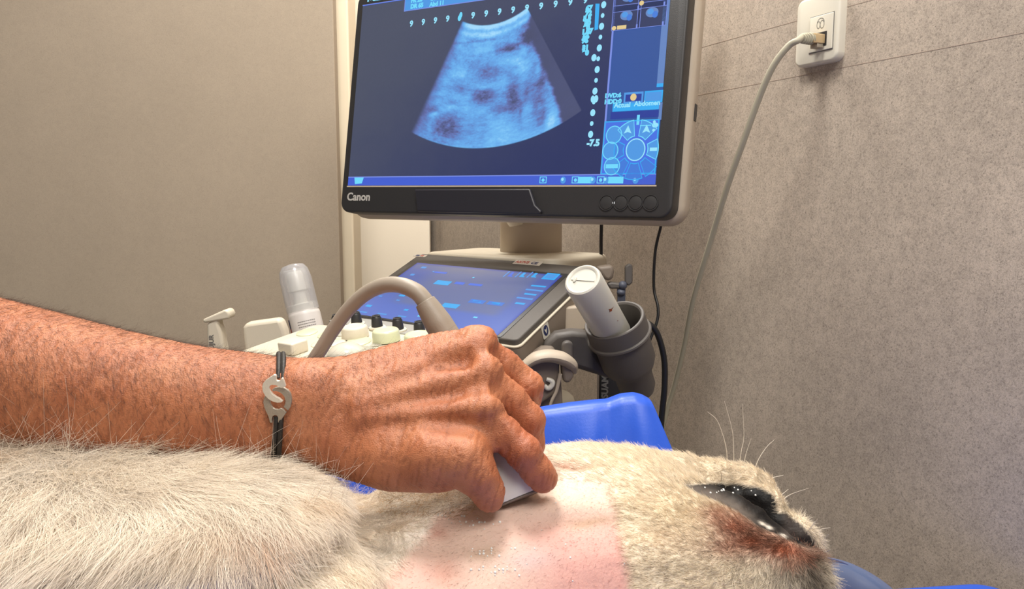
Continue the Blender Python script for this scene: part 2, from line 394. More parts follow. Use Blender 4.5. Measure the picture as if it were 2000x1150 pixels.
    sx = hitm(1186, 230)[0]; sb = hitm(990, 344)[1]
    side = (U > sx) & (V > sb)
    tt = sm(U, SW, sx)[..., None]
    C = np.where(side[..., None], lin((44, 84, 158)) * .9 + tt * lin((10, 20, 60)) * .3, C)
    C = np.where((V <= sb)[..., None], lin((62, 92, 205)), C)
    return C
scr = screen_grid(MF, SW, SH, 620, 350, .0045, paint_scan, 'scan_screen', mon, glow_attr('lcd_picture'))
scr['label'] = 'lit blue screen showing a fan-shaped ultrasound scan'

SCOL = [(110, 215, 250), (60, 120, 215), (120, 140, 225), (225, 200, 140), (30, 56, 150), (74, 150, 225), (40, 60, 110), (46, 170, 240), (66, 110, 225), (150, 225, 250), (38, 50, 92), (96, 130, 190)]
SM = [glow('pixel_colour_%d' % i, c) for i, c in enumerate(SCOL)]
g = G(); Z = .0048
def rect(x0, y0, x1, y1, m, z=0, f=MF):
    a0, b0 = f.hit(x0, y0); a1, b1 = f.hit(x1, y1); g.box(f, min(a0, a1), max(a0, a1), min(b0, b1), max(b0, b1), Z + z - .0001, Z + z, m)
def rectl(a0, b0, a1, b1, m, z=0, f=MF): g.box(f, a0, a1, b0, b1, Z + z - .0001, Z + z, m)
def ring(cx, cy, rx, ry, m, w=.0011, z=0, a0=0, a1=2 * math.pi, f=MF, n=28):
    T = np.linspace(a0, a1, n); V = []; Q = []
    for t in T:
        for k in (0, 1): V.append(f.pt(cx + (rx - w * k) * math.cos(t), cy + (ry - w * k) * math.sin(t), Z + z))
    for i in range(n - 1): Q.append((2 * i, 2 * i + 2, 2 * i + 3, 2 * i + 1))
    g.add(V, Q, m)
def disc(cx, cy, rx, ry, m, z=0, f=MF, n=22):
    g.add([f.pt(cx + rx * math.cos(t), cy + ry * math.sin(t), Z + z) for t in np.linspace(0, 2 * math.pi, n, endpoint=False)], [tuple(range(n))], m)
def outline(pts, m, w=.0010, z=0, f=MF):
    c = A(pts).mean(0)
    P = A(pts); k = len(P)
    I = c + (P - c) * (1 - w / np.linalg.norm(P - c, axis=1))[:, None] if False else P + (c - P) / np.linalg.norm(c - P, axis=1)[:, None] * w * 1.4
    V = [f.pt(*p, Z + z) for p in P] + [f.pt(*p, Z + z) for p in I]
    g.add(V, [(i, (i + 1) % k, (i + 1) % k + k, i + k) for i in range(k)], m)
# scale of nines along the top, and the scale on the right
p0, p1 = hitm(807.7, 47.5), hitm(1117.3, 5.6)
for i in range(20):
    q = p0 + (p1 - p0) * i / 12.0
    if q[0] > SW - .10: break
    if i != 4: g.text('9', .0115, MF, q[0] - .003, q[1] - .0045, Z, 9, bold=.0005)
q = p0 + (p1 - p0) * 4 / 12.0; disc(q[0] + .0005, q[1] + .002, .0026, .0042, 0); disc(q[0] - .0012, q[1] - .002, .0030, .0042, 0)
q0, q1 = hitm(1182, 12), hitm(1156.5, 264)
for i in range(13):
    q = q0 + (q1 - q0) * i / 12.0
    disc(q[0], q[1], .0024 + .0010 * (i % 2 == 0), .0030 + .0014 * (i % 2 == 0), 9)
q = hitm(1167, 195); disc(q[0], q[1], .0030, .0046, 9); disc(q[0] - .0045, q[1], .0026, .0044, 9)
q = hitm(1161, 280); g.text('-7.5', .011, MF, q[0] - .008, q[1] - .004, Z, 9, bold=.0007)
q = hitm(1163, 115); disc(q[0], q[1], .0035, .0045, 9)
# grey bar and the small read-outs beside it
g.add([MF.pt(*hitm(x, y), Z) for x, y in ((1166, 10), (1174, 10), (1171, 60), (1164, 62))], [(0, 1, 2, 3)], 7)
for x, y, t in ((1156, 18, '67'), (1155, 28, '72'), (1151, 38, '5.5'), (1153, 47, '30'), (1151, 56, '80'), (1148, 64, '1.07'), (1150, 73, '66'), (1148, 81, '96'), (1149, 95, '31'), (1149, 105, '80')):
    q = hitm(x, y); g.text(t, .0085, MF, q[0] - .006, q[1] - .003, Z, 0, bold=.0009)
# tool bars at the top edge
q = hitm(793, 25); tb = q[1]; q2 = hitm(940, 5.5)
rectl(q[0], tb, SW - .115, min(SH, tb + .030), 5); rectl(q[0], tb, SW - .115, tb + .0012, 2, .0001); rectl(q[0], tb, q[0] + .0012, min(SH, tb + .03), 2, .0001)
q3 = hitm(716, 13); rectl(0, q3[1], q[0] - .002, min(SH, q3[1] + .03), 8); rectl(0, q3[1], q[0], q3[1] + .001, 2, .0001)
q = hitm(806, 16); g.text('FR 28\nDR 65', .0085, MF, q[0], q[1] + .006, Z + .0002, 0, bold=.0006)
q = hitm(843, 12); g.text('Convex 6\nAbd 11', .0085, MF, q[0], q[1] + .006, Z + .0002, 0, bold=.0005)
q = hitm(722, 4); g.text('Patient', .0105, MF, q[0], q[1] - .001, Z + .0002, 9, bold=.0008)
# side panel
sx = hitm(1186, 230)[0]; sb = hitm(990, 344)[1]
rectl(sx - .0012, sb, sx + .0012, SH, 2)
ex = hitm(1297, 100)[0]; rectl(ex - .004, hitm(1290, 172)[1], SW, SH, 11); rectl(ex - .004, hitm(1290, 172)[1], SW, hitm(1290, 165)[1], 7, .0001)
for k, (x, y) in enumerate(((1226, 36), (1276, 30), (1229, 0), (1279, -8))):
    q = hitm(x, y); w, h = .0185, .0155
    rectl(q[0] - w, q[1] - h, q[0] + w, q[1] + h, 10); outline([(q[0] - w, q[1] - h), (q[0] + w, q[1] - h), (q[0] + w, q[1] + h), (q[0] - w, q[1] + h)], 2, .0007, .0001)
    disc(q[0], q[1] + .002, .008, .006, 11, .0001); disc(q[0] - .002, q[1] + .003, .004, .0035, 5, .0002); disc(q[0] + .004, q[1] - .001, .0035, .004, 1, .0002)
    rectl(q[0] + w - .005, q[1] - h, q[0] + w - .003, q[1] - h + .005, 2, .0002)
q = hitm(1211, 57); disc(q[0] - .006, q[1], .003, .0026, 3, .0002); rectl(q[0] - .002, q[1] - .002, q[0] + .010, q[1] + .0026, 3, .0002)
q = hitm(1256, 9); disc(q[0], q[1], .003, .003, 3, .0002)
q = hitm(1199, 194); g.text('DVD:6\nHDD:0', .0075, MF, q[0] - .010, q[1] + .001, Z, 0, bold=.0005)
rect(1222, 183, 1258, 203, 5); rect(1225, 187, 1255, 199, 4, .0001); q = hitm(1240, 192); disc(q[0], q[1], .0040, .0044, 3, .0003)
rect(1262, 180, 1296, 201, 7); rect(1264, 183, 1294, 198, 5, .0001)
rect(1200, 205, 1289, 216, 7); q = hitm(1202, 214); g.text('Actual', .0082, MF, q[0], q[1] + .001, Z + .0002, 9, bold=.0003)
q = hitm(1241, 211); g.text('Abdomen', .0082, MF, q[0], q[1] + .001, Z + .0002, 9, bold=.0003)
rect(1196, 220, 1289, 230, 4); rect(1290, 202, 1294, 236, 11)
# the pie of buttons, lower right
T0 = hitm(1184, 239); T1 = hitm(1289, 341)
rectl(T0[0], T1[1], SW - .001, T0[1], 8); outline([(T0[0], T1[1]), (SW - .001, T1[1]), (SW - .001, T0[1]), (T0[0], T0[1])], 7, .0016, .0001)
for (x, y) in ((1202, 265), (1195, 296), (1198, 326)):
    q = hitm(x, y); disc(q[0], q[1], .0105, .0112, 5, .0001); ring(q[0], q[1], .0105, .0112, 0, .0012, .0002)
q = hitm(1198, 326); rectl(q[0] - .008, q[1] - .0025, q[0] + .008, q[1] + .0025, 0, .0003)
c = hitm(1244, 294); disc(c[0], c[1], .0125, .0138, 5, .0001); ring(c[0], c[1], .0125, .0138, 9, .0014, .0002)
def wedge(a0, a1, r0, r1, fill, line):
    T = np.radians(np.linspace(a0, a1, 8))
    P = [(c[0] + r1 * math.cos(t), c[1] + r1 * 1.08 * math.sin(t)) for t in T] + [(c[0] + r0 * math.cos(t), c[1] + r0 * 1.08 * math.sin(t)) for t in T[::-1]]
    if fill is not None: g.add([MF.pt(*p, Z + .0001) for p in P], [tuple(range(len(P)))], fill)
    outline(P, line, .0009, .0002)
wedge(98, 138, .015, .034, 5, 0); wedge(42, 82, .015, .034, 5, 0); wedge(-24, 24, .015, .029, 5, 0); wedge(156, 204, .015, .028, 1, 7)
wedge(214, 244, .015, .034, 1, 7); wedge(250, 290, .015, .034, 1, 7); wedge(296, 326, .015, .034, 1, 7)
for t in (62, 118):
    x, y = c[0] + .025 * math.cos(math.radians(t)), c[1] + .027 * math.sin(math.radians(t))
    g.add([MF.pt(x + dx, y + dy, Z + .0003) for dx, dy in ((-.005, -.004), (0, .006), (.005, -.004), (0, -.002))], [(0, 1, 2, 3)], 9)
rectl(c[0] + .018, c[1] - .002, c[0] + .027, c[1] + .002, 9, .0003)
rectl(c[0] - .0015, c[1] + .030, c[0] + .002, c[1] + .042, 0, .0001)
q = hitm(1262, 247); rectl(q[0] - .006, q[1] - .0006, q[0] + .008, q[1] + .0006, 0, .0002); disc(q[0] + .013, q[1], .004, .003, 9, .0002)
q = hitm(1280, 248)
for k in range(3): disc(q[0], q[1] + .005 - k * .005, .0018, .0018, 9, .0002)
# status bar symbols
rectl(0, sb - .0008, SW, sb + .0006, 2)
q = hitm(704, 354); g.add([MF.pt(q[0] + a, q[1] + b, Z) for a, b in ((-.008, .005), (.010, .005), (.007, -.004), (-.006, -.005))], [(0, 1, 2, 3)], 0)
for x, k in ((1064, 0), (1103, 1), (1127, 0), (1139, 2), (1152, 2), (1161, 1), (1176, 0), (1186, 1), (1198, 2), (1213, 2), (1244, 1)):
    q = hitm(x, 353)
    if k == 2: rectl(q[0] - .0052, q[1] - .004, q[0] + .0048, q[1] + .0042, 0)
    elif k == 1: disc(q[0], q[1], .0038, .0045, 5); disc(q[0] - .001, q[1] + .001, .0018, .002, 9, .0001)
    else: outline([(q[0] - .005, q[1] - .004), (q[0] + .005, q[1] - .004), (q[0] + .005, q[1] + .0045), (q[0] - .005, q[1] + .0045)], 0, .001); disc(q[0], q[1], .0022, .0022, 0)
# a closed edge line of the sector on the far right
obj('screen_print', g, SM, mon, smooth=False)

# ---- touch panel
Rt = rotm([0.3923, -0.1072, -0.6177])
TF = Fr(A([-0.2183, 1.0146, 1.0471]), Rt[:, 0], Rt[:, 1]); TW, THH = .25, .1484
def hitt(x, y): return A(TF.hit(x, y))
tl = hitt(822, 498); tr = hitt(1178, 521)
ra = hitt(1125, 590)[0]; la = hitt(800, 512)[0]
BA0, BA1, BB0, BB1 = -.020, .2790, -.004, tl[1]
g = G(); g.rbox(TF, BA0, BA1, BB0, BB1, -.0040, .003, r=.008, bev=.002, bot=False)
tp = obj('touch_panel', g, M_DARK2, machine, 'charcoal touch panel frame')
g = G(); g.rbox(TF, -.006, TW + .006, -.003, THH + .006, .0, .0036, r=.003, bev=.0004, bot=False)
obj('screen_border', g, M_BLACK, tp)
def paint_touch(U, V):
    n = vnoise(U * 40, V * 60, 41)
    t = sm(V / THH, .0, .75)[..., None]
    C = lin((92, 124, 220)) * (1 - t) + lin((86, 108, 186)) * t
    body = (sm(U / TW, .12, .30) * sm(-U / TW, -.92, -.84) * sm(V / THH, .22, .30) * (1 - .3 * n))[..., None] * .85
    C = C * (1 - body) + lin((116, 126, 166)) * body
    top = sm(V / THH, .82, .95)[..., None] * sm(-U / TW, -.75, -.4)[..., None]; C = C * (1 - top * .5) + lin((122, 126, 150)) * top * .5
    e = np.minimum(np.minimum(U, TW - U), THH - V); k = (sm(-e, -.006, 0) * .7)[..., None]
    C = C * (1 - k) + lin((30, 62, 190)) * k
    return C
ts = screen_grid(TF, TW, THH, 200, 120, .0038, paint_touch, 'touch_screen', tp, glow_attr('touch_picture', .8))
ts['label'] = 'lit blue touch screen with button fields'
g = G(); Z = .0040
def trect(cx, cy, w, h, m, z=0):
    q = hitt(cx, cy); g.box(TF, q[0] - w / 2, q[0] + w / 2, q[1] - h / 2, q[1] + h / 2, Z + z - .0001, Z + z, m)
for cx, cy, w, h, m in ((866, 557, .026, .011, 7), (899, 558, .016, .006, 8), (930, 561, .022, .005, 8), (881, 602, .026, .010, 7), (933, 594, .024, .009, 1), (933, 594, .014, .005, 7), (969, 598, .024, .008, 1), (969, 598, .013, .005, 7),
                        (862, 537, .022, .004, 8), (926, 547, .003, .003, 0), (848, 535, .003, .003, 5), (829, 527, .009, .005, 5), (807, 541, .007, .005, 5), (797, 551, .006, .004, 5),
                        (787, 582, .010, .004, 7), (762, 572, .008, .004, 8), (745, 583, .006, .003, 5), (779, 591, .006, .003, 5), (722, 602, .010, .005, 7), (795, 610, .007, .004, 7), (710, 614, .016, .003, 5), (748, 618, .016, .003, 5), (787, 623, .014, .003, 5),
                        (930, 625, .006, .003, 0), (877, 635, .005, .003, 0), (820, 622, .004, .003, 0),
                        (1053, 564, .022, .0035, 7), (1045, 572, .026, .0035, 5), (1037, 580, .018, .0035, 7), (1026, 588, .024, .0035, 5), (1017, 598, .014, .004, 7)):
    trect(cx, cy, w, h, m)
for k, x in enumerate((1000, 1023, 1046)):
    q = hitt(x, 541 + k * .8); g.add([TF.pt(q[0] + a, q[1] + b, Z) for a, b in ((-.009, -.008), (-.007, -.008), (-.007, .008), (-.009, .008))], [(0, 1, 2, 3)], 5)
    g.add([TF.pt(q[0] + a, q[1] + b, Z) for a, b in ((-.003, -.006), (.005, -.006), (.005, -.004), (.002, -.003), (.001, .006), (-.003, .006))], [tuple(range(6))], 7 if k else 8)
trect(1077, 545, .020, .017, 7); trect(1077, 545, .014, .011, 5, .0001)
obj('touch_screen_print', g, SM, tp, smooth=False)
# stickers on the frame
q = hitt(1032, 517); f = TF.at(q[0], q[1], .003)
g = G(); g.box(f, -.022, .022, -.006, .006, 0, .0004, 0); g.text('AKIVS', .0085, f, -.020, -.003, .0006, 1, bold=.0004); g.text('CE', .0085, f, .006, -.003, .0006, 2, bold=.0004)
obj('label_sticker', g, [M_LABEL, M_RED, M_NAVY], tp, 'small white sticker with red and blue print', smooth=False)
q = hitt(822, 503); f = TF.at(q[0], q[1], .003)
g = G(); g.box(f, -.012, .012, -.0035, .0035, 0, .0004, 0); g.box(f, -.008, -.001, -.002, .002, .0004, .0006, 2); g.box(f, .001, .007, -.002, .002, .0004, .0006, 1)
obj('label_sticker', g, [M_LABEL, M_RED, M_NAVY], tp, 'small white sticker on the far left corner', smooth=False)
g = G(); g.rbox(TF, BA0 - .001, BA1 + .0025, BB0 - .003, BB1 + .001, -.0068, -.0044, r=.010, bev=.0008)
obj('cream_trim_line', g, M_CREAM, tp, 'thin cream line around the panel')
g = G(); g.rbox(TF, BA0 + .002, BA1 + .001, BB0 - .003, BB1, -.038, -.0070, r=.010, bev=.003)
obj('panel_shell', g, M_TAUPE, tp, 'taupe lower shell')
# round logo sticker on the right side of the shell
SFr = Fr(TF.pt(BA1 + .0012, 0, -.022), TF.v, TF.n, n=TF.u)
q = SFr.hit(1065, 645); f = SFr.at(q[0], q[1], .0002)
g = G(); g.rbox(f, -.0075, .0075, -.0095, .0095, 0, .0005, r=.003, bev=.0001)
V = []; 
for t in np.linspace(0, 2 * math.pi, 24, endpoint=False):
    V.append(f.pt(.005 * math.cos(t), .0068 * math.sin(t), .0007))
g.add(V, [tuple(range(24))], 1)
g.add([f.pt(a, b, .0009) for a, b in ((-.0032, .003), (.0, -.0045), (.0032, .0035), (.0005, .0012))], [(0, 1, 2, 3)], 0)
obj('logo_sticker', g, [M_WPLAST, M_NAVY], tp, 'white sticker with a round blue emblem', smooth=False)
# tan undershell with its rounded bulge
g = G(); g.rbox(TF, BA0 + .03, BA1 - .012, BB0 + .05, BB1 + .012, -.068, -.038, r=.03, bev=.014)
obj('under_shell', g, M_CREAM2, machine)
# cream rear top of the cart, seen as a pale ledge behind the panel
RF = Fr(TF.pt(0, BB1 + .0, 0), unit(A([TF.u[0], TF.u[1], 0])), unit(A([-TF.u[1], TF.u[0], 0])))
g = G(); g.rbox(RF, -.03, .222, .004, .16, -.034, .004, r=.03, bev=.008)
obj('rear_ledge', g, M_CREAM, machine)
# monitor neck: a round column with a dark joint, and the cream knuckle above it
c = W(1037, 470, 1.19); g = G()
g.lathe([c[0], c[1], 1.08], UP, [(.0485, 0), (.0485, .034)], 48)
obj('neck_socket', g, M_CREAM2, machine)
g = G(); g.lathe([c[0], c[1], 1.112], UP, [(.0470, 0), (.0470, .006)], 48)
obj('neck_joint', g, M_BLACK, machine)
g = G(); g.lathe([c[0], c[1], 1.118], UP, [(.0470, 0), (.0478, .004), (.0478, .05), (.052, .075), (.050, .12)], 48)
obj('monitor_neck', g, M_CREAM2, machine)
g = G(); k = W(1003, 432, 1.135); g.tube([k + A([-.012, .01, .035]), k + A([0, 0, .012]), k + A([.004, .0, -.006])], [.020, .019, .010], 24)
obj('tilt_knuckle', g, M_CREAM, machine)
g = G(); g.tube([[c[0], c[1], 1.22], [c[0] - .01, c[1] - .02, 1.30], MF.pt(SW / 2, .13, -.05)], [.035, .03, .03], 24)
obj('monitor_arm', g, M_CREAM2, machine)

# ---- control deck with knobs
ou = unit(A([TF.u[0], TF.u[1], 0])); ov = unit(A([-TF.u[1], TF.u[0], 0])); tilt = math.radians(7)
DF = Fr(TF.pt(0, BB0 - .002, .000), ou, ov * math.cos(tilt) + UP * math.sin(tilt))
def hitd(x, y, h=0): return A(DF.hit(x, y, h))
print('deck pts', [hitd(*p).round(3).tolist() for p in ((470, 680), (612, 633), (665, 625), (640, 640), (760, 650), (693, 648), (754, 655), (817, 660), (680, 690), (736, 630), (777, 636), (819, 640))])
print('touch pts', tl, tr, ra, la)
g = G()
L = hitd(470, 682); K = hitd(612, 633)
D0 = -.165
outl = [(L[0] + .004, D0), (K[0] + .002, K[1] - .004), (K[0] + .012, K[1] + .004), (.252, .004), (.258, -.01), (.258, D0)]
g.prism(DF, outl[::-1], -.045, 0)
deck = obj('control_deck', g, M_KEY, machine, 'cream control deck', bevel=.004)
g = G(); g.prism(DF, [(K[0] + .010, -.024), (K[0] + .012, .002), (.250, .002), (.250, -.034), (.10, -.034)][::-1], -.001, .0012)
obj('grey_strip', g, M_GREYDECK, deck, 'grey strip behind the dials')
def dial(x, y, r, h, m, name, label, top=None, flare=0.0, skirt=False):
    q = hitd(x, y, h * .5); g = G(); prof = [(r, 0), (r, h * .12), (r - flare, h * .82), (r - flare - .0012, h * .94), (r - flare - .003, h), (r * .72, h), (r * .68, h - .0006)]
    g.lathe(DF.pt(q[0], q[1], .001), DF.n, prof, 40)
    o = obj(name, g, m, deck, label)
    if skirt:
        g = G(); g.lathe(DF.pt(q[0], q[1], .0008), DF.n, [(r * 1.45, 0), (r * 1.45, .0022), (r * 1.3, .003), (r * 1.05, .003)], 36)
        obj('dial_collar', g, M_CREAM, o)
for x, y in ((658, 628), (696, 623), (736, 630), (777, 635), (819, 642), (862, 649)):
    dial(x, y, .0072, .0165, M_BLACK, 'slim_dial', 'small black dial', flare=.0012, skirt=True)
for x, y, m in ((693, 648, M_CREAM), (754, 655, M_KEY2), (817, 663, M_KEY2), (880, 672, M_CREAM)):
    dial(x, y, .0162, .0135, m, 'dial_knob', 'broad cream dial', flare=.0006)
q = hitd(678, 694); g = G(); g.lathe(DF.pt(q[0], q[1], 0), DF.n, [(.033, 0), (.033, .0015), (.030, .0025)], 48); obj('trackball_ring', g, M_LCDGREY, deck)
g = G(); g.ball(DF.pt(q[0], q[1], -.002), .0225, 24, sc=(1, 1, .75)); obj('trackball', g, mat('ball_cream', (206, 200, 184), .15, coat=.4), deck, 'glossy cream trackball')
def flatkey(pts, z, m, name='key'):
    g = G(); g.prism(DF, [tuple(hitd(*p)) for p in pts], 0, z); obj(name, g, m, deck, bevel=.0008)
flatkey(((720, 678), (732, 669), (745, 666), (752, 671), (738, 677)), .0012, M_LCDGREY, 'leaf_key')
for x, y, r, m in ((742, 689, .013, M_KEY2), (668, 652, .010, M_LCDGREY), (640, 655, .012, M_KEY2), (700, 668, .015, M_KEY2), (655, 670, .012, M_KEY), (600, 650, .013, M_KEY2), (628, 672, .012, M_KEY), (785, 676, .010, M_KEY2), (573, 668, .010, M_KEY2)):
    q = hitd(x, y); g = G(); g.lathe(DF.pt(q[0], q[1], 0), DF.n, [(r, 0), (r, .001), (r - .002, .0022), (r * .3, .0024)], 28, sx=1.25); obj('key', g, m, deck)
q = hitd(744, 688); g = G(); g.lathe(DF.pt(q[0], q[1], .002), DF.n, [(.0035, 0), (.0035, .0015)], 20); obj('key_centre', g, M_INK, deck)
q = hitd(574, 688); g = G(); g.rbox(DF.at(q[0], q[1], 0), -.013, .013, -.012, .012, 0, .014, r=.003, bev=.002); obj('square_key', g, M_CREAM, deck)

# body of the cart, column, foot and casters (mostly hidden behind the exam table)
BX = Fr(A([DF.pt(.13, -.02)[0], DF.pt(.13, -.02)[1], 0]), ou, ov)
g = G(); g.rbox(BX, -.17, .10, .0, .26, .30, .93, r=.04, bev=.015); obj('cart_body', g, M_CREAM, machine)
g = G(); g.rbox(BX, -.10, .08, .02, .20, .92, .995, r=.03, bev=.01); obj('cart_column', g, M_CREAM2, machine)
g = G(); g.rbox(BX, -.22, .15, -.10, .30, .10, .31, r=.05, bev=.02); obj('cart_foot', g, M_TAUPE, machine)
for a, b in ((-.19, -.07), (.12, -.07), (-.19, .27), (.12, .27)):
    g = G(); g.lathe(BX.pt(a, b, .05) - ou * .015, ou, [(.03, 0), (.05, .004), (.05, .026), (.03, .03)], 28); cst = obj('caster', g, M_BLACK, machine)
    g = G(); g.box(BX.at(a, b), -.012, .012, -.01, .01, .05, .12); obj('caster_fork', g, M_TAUPE, cst)

# side tray at the left that carries bottle and probes
Yt = 1.22
tA = W(415, 702, Yt); f = Fr(tA, ou, ov, n=UP)
trayz = W(600, 690, 1.19)[2]
pA, pB = W(395, 690, 1.13), W(625, 690, 1.20)
tf = Fr(A([(pA[0] + pB[0]) / 2, (pA[1] + pB[1]) / 2, trayz]), unit(A([pB[0] - pA[0], pB[1] - pA[1], 0])), unit(A([-(pB[1] - pA[1]), pB[0] - pA[0], 0])), n=UP)
g = G(); g.rbox(tf, -.105, .125, -.045, .06, -.022, 0, r=.015, bev=.004); obj('side_tray', g, M_TAUPE, machine)

# bracket with hooks on the right side of the deck
YB = .83
HB = Fr(W(1080, 740, YB), A([1, 0, 0]), unit([0, ST * .0 + .0, 1]), n=A([0, -1, 0]))
def hh(*pts, f=HB): return [f.hit(*p) for p in pts]
g = G(); g.prism(HB, hh((1012, 720), (1060, 690), (1084, 690), (1093, 706), (1091, 760), (1086, 768), (1052, 792), (1030, 800)), -.05, 0)
br = obj('holder_bracket', g, M_TAUPE, machine, 'taupe bracket beside the deck', bevel=.003)
g = G(); g.tube([HB.pt(*HB.hit(x, y), z) for x, y, z in ((1024, 712, .004), (1045, 698, .004), (1070, 694, .002), (1096, 699, 0), (1113, 712, -.004), (1118, 728, -.006))], [.005, .0065, .007, .0075, .007, .004], 16, flat=2.2, ref=A([0, 1., 0]))
obj('bracket_rim', g, M_CREAM2, br, 'pale rounded rim')
g = G(); g.prism(HB, hh((1096, 712), (1106, 704), (1118, 706), (1121, 722), (1120, 735), (1111, 748), (1099, 744)), -.03, .004)
obj('hook_block', g, M_TAUPE, br, bevel=.004)
f2 = Fr(W(1108, 700, YB + .02), A([1, 0, 0]), UP, n=A([0, -1, 0])); a, b = f2.hit(1108, 696)
g = G(); g.rbox(f2, a - .0065, a + .0065, b - .024, b + .018, -.006, .006, r=.0062, bev=.0025)
obj('hook_tab', g, M_HOLDER, br)
g = G(); g.tube([HB.pt(*HB.hit(x, y), .005) for x, y in ((1094, 728), (1090, 745), (1086, 762), (1078, 778), (1074, 790))], [.0022, .0016], 10)
obj('bracket_seam', g, M_CREAM2, br)
g = G(); g.tube([HB.pt(*HB.hit(x, y), .003) for x, y in ((1067, 739), (1074, 741), (1079, 745), (1077, 752), (1070, 757), (1063, 751))], [.0022, .0028, .003, .0022], 12)
obj('white_clip', g, M_WPLAST, br, 'small white clip')
g = G(); g.prism(HB, hh((1040, 795), (1085, 768), (1097, 745), (1103, 830), (1040, 830)), -.06, -.012); obj('bracket_stem', g, M_TAUPE, machine, bevel=.003)

# tilted cup holder
VW = unit(W(1200, 640, 1.0) - CAM)
def axdown(px, py, k):
    a = unit(A([px, 0, -py])); return unit(a * math.sqrt(1 - k * k) + VW * k)
RC = W(1199, 623, .845); cax = axdown(.34, .94, .42)
g = G(); r = .0335
g.lathe(RC, cax, [(r, 0), (r + .0008, .001), (r + .001, .022), (r - .002, .024), (r - .002, .060), (r - .006, .070), (.022, .078), (.0215, .100), (.018, .108), (.008, .112),
                   (.001, .112), (.001, .108), (.014, .104), (.018, .098), (.019, .07), (.026, .064), (r - .005, .056), (r - .0035, .002), (r - .002, 0), (r, 0)], 56, cap=False)
cup = obj('cup_holder', g, M_HOLDER, machine, 'tilted grey cup holder')
g = G(); g.lathe(RC + cax * .0215, cax, [(r + .0006, -.002), (r + .0032, -.001), (r + .0036, .001), (r + .0022, .003), (r - .001, .004)], 56, cap=False)
obj('cup_lip', g, M_HOLDER, cup)
AF = Fr(W(1150, 690, .875), A([1, 0, 0]), UP, n=A([0, -1, 0]))
g = G(); g.prism(AF, hh((1062, 672), (1085, 652), (1118, 647), (1150, 650), (1165, 690), (1205, 745), (1150, 728), (1110, 715), (1062, 706), f=AF), -.03, .0)
obj('holder_arm', g, M_HOLDER, machine, 'dark grey arm of the cup holder', bevel=.006)
AF3 = Fr(W(1130, 620, .93), A([1, 0, 0]), UP, n=A([0, -1, 0]))
g = G(); g.prism(AF3, hh((1100, 600), (1148, 596), (1150, 645), (1100, 650), f=AF3), -.03, .0); obj('arm_mount', g, M_CREAM2, machine, bevel=.003)
# black box behind the cup
BB = Fr(W(1200, 750, .96), unit([1, -.3, 0]), UP); BB.n = A([-.28, -.96, 0]); BB.n = unit(BB.n)
x0 = BB.hit(1171, 750)[0]; x1 = BB.hit(1243, 750)[0]; y1 = BB.hit(1200, 722)[1]; y0 = BB.hit(1200, 900)[1]
g = G(); g.box(BB, x0, x1, y0, y1, -.05, 0); bb = obj('battery_box', g, M_BLACK, machine, 'black box below the cup holder', bevel=.003)
g = G(); g.box(BB, x0 - .003, x0 - .0005, y0, y1, -.05, .001); obj('box_edge', g, M_TAUPE, bb)
a, b = BB.hit(1187, 778); g = G(); g.text('SUAM', .0115, BB, a, b, .0006, rot=math.pi / 2, bold=.0005); obj('box_lettering', g, M_INK, bb, smooth=False)
# grey knob and hook on the far corner
AH = Fr(W(1210, 550, .95), A([1, 0, 0]), UP, n=A([0, -1, 0]))
g = G(); g.prism(AH, hh((1165, 522), (1197, 517), (1200, 530), (1198, 542), (1190, 550), (1180, 545), f=AH), -.02, 0); kn = obj('corner_knob', g, M_TAUPE, machine, bevel=.004)
g = G(); g.prism(AH, hh((1221, 521), (1229, 514), (1236, 518), (1236, 552), (1228, 559), (1221, 553), f=AH), -.008, 0); hk = obj('side_hook', g, M_HOLDER, machine, bevel=.002)
g = G(); g.prism(AH, hh((1186, 554), (1194, 551), (1210, 553), (1226, 556), (1224, 563), (1192, 564), f=AH), -.012, .002); obj('hook_arm', g, M_HOLDER, hk, bevel=.002)
g = G(); g.ball(AH.pt(*AH.hit(1216, 557), 0), .0055, 12); g.ball(AH.pt(*AH.hit(1213, 571), 0), .0055, 12, sc=(1, 1, .8)); g.prism(AH, hh((1206, 560), (1222, 560), (1221, 600), (1207, 600), f=AH), -.006, .0)
obj('hook_clamp', g, mat('blue_grey_clamp', (78, 82, 96), .5, bump=.4), hk, 'blue-grey clamp')

# white bottle upside down in the cup
bax = axdown(.50, .87, .70); E0 = W(1137, 545, .785); g = G(); R0 = .0200
g.lathe(E0, bax, [(.001, .0022), (R0 * .72, .0020), (R0 * .80, .0004), (R0 * .86, 0), (R0 * .95, .0010), (R0, .004), (R0, .050), (R0 + .0002, .10), (R0 - .003, .112), (.009, .118), (.008, .122), (.001, .123)], 60)
bl = thing('plastic_bottle', E0 + bax * .123, 'off-white plastic bottle with a rusty mark, upside down in the tilted grey cup holder', 'bottle')
obj('bottle_body', g, M_GELBOT, bl)
e1 = unit(np.cross(UP, bax)); e2 = unit(np.cross(bax, e1)); EF = Fr(E0 + bax * .0019, e1, -e2, n=-bax)
g = G(); g.box(EF, -.0135, .0135, -.0007, .0007, 0, .0007); p = EF.pt(.009, 0, 0)
g.lathe(p, -bax, [(.0036, 0), (.0036, .0012), (.003, .0016)], 20, sx=.5); obj('base_seam', g, M_GELBOT, bl)
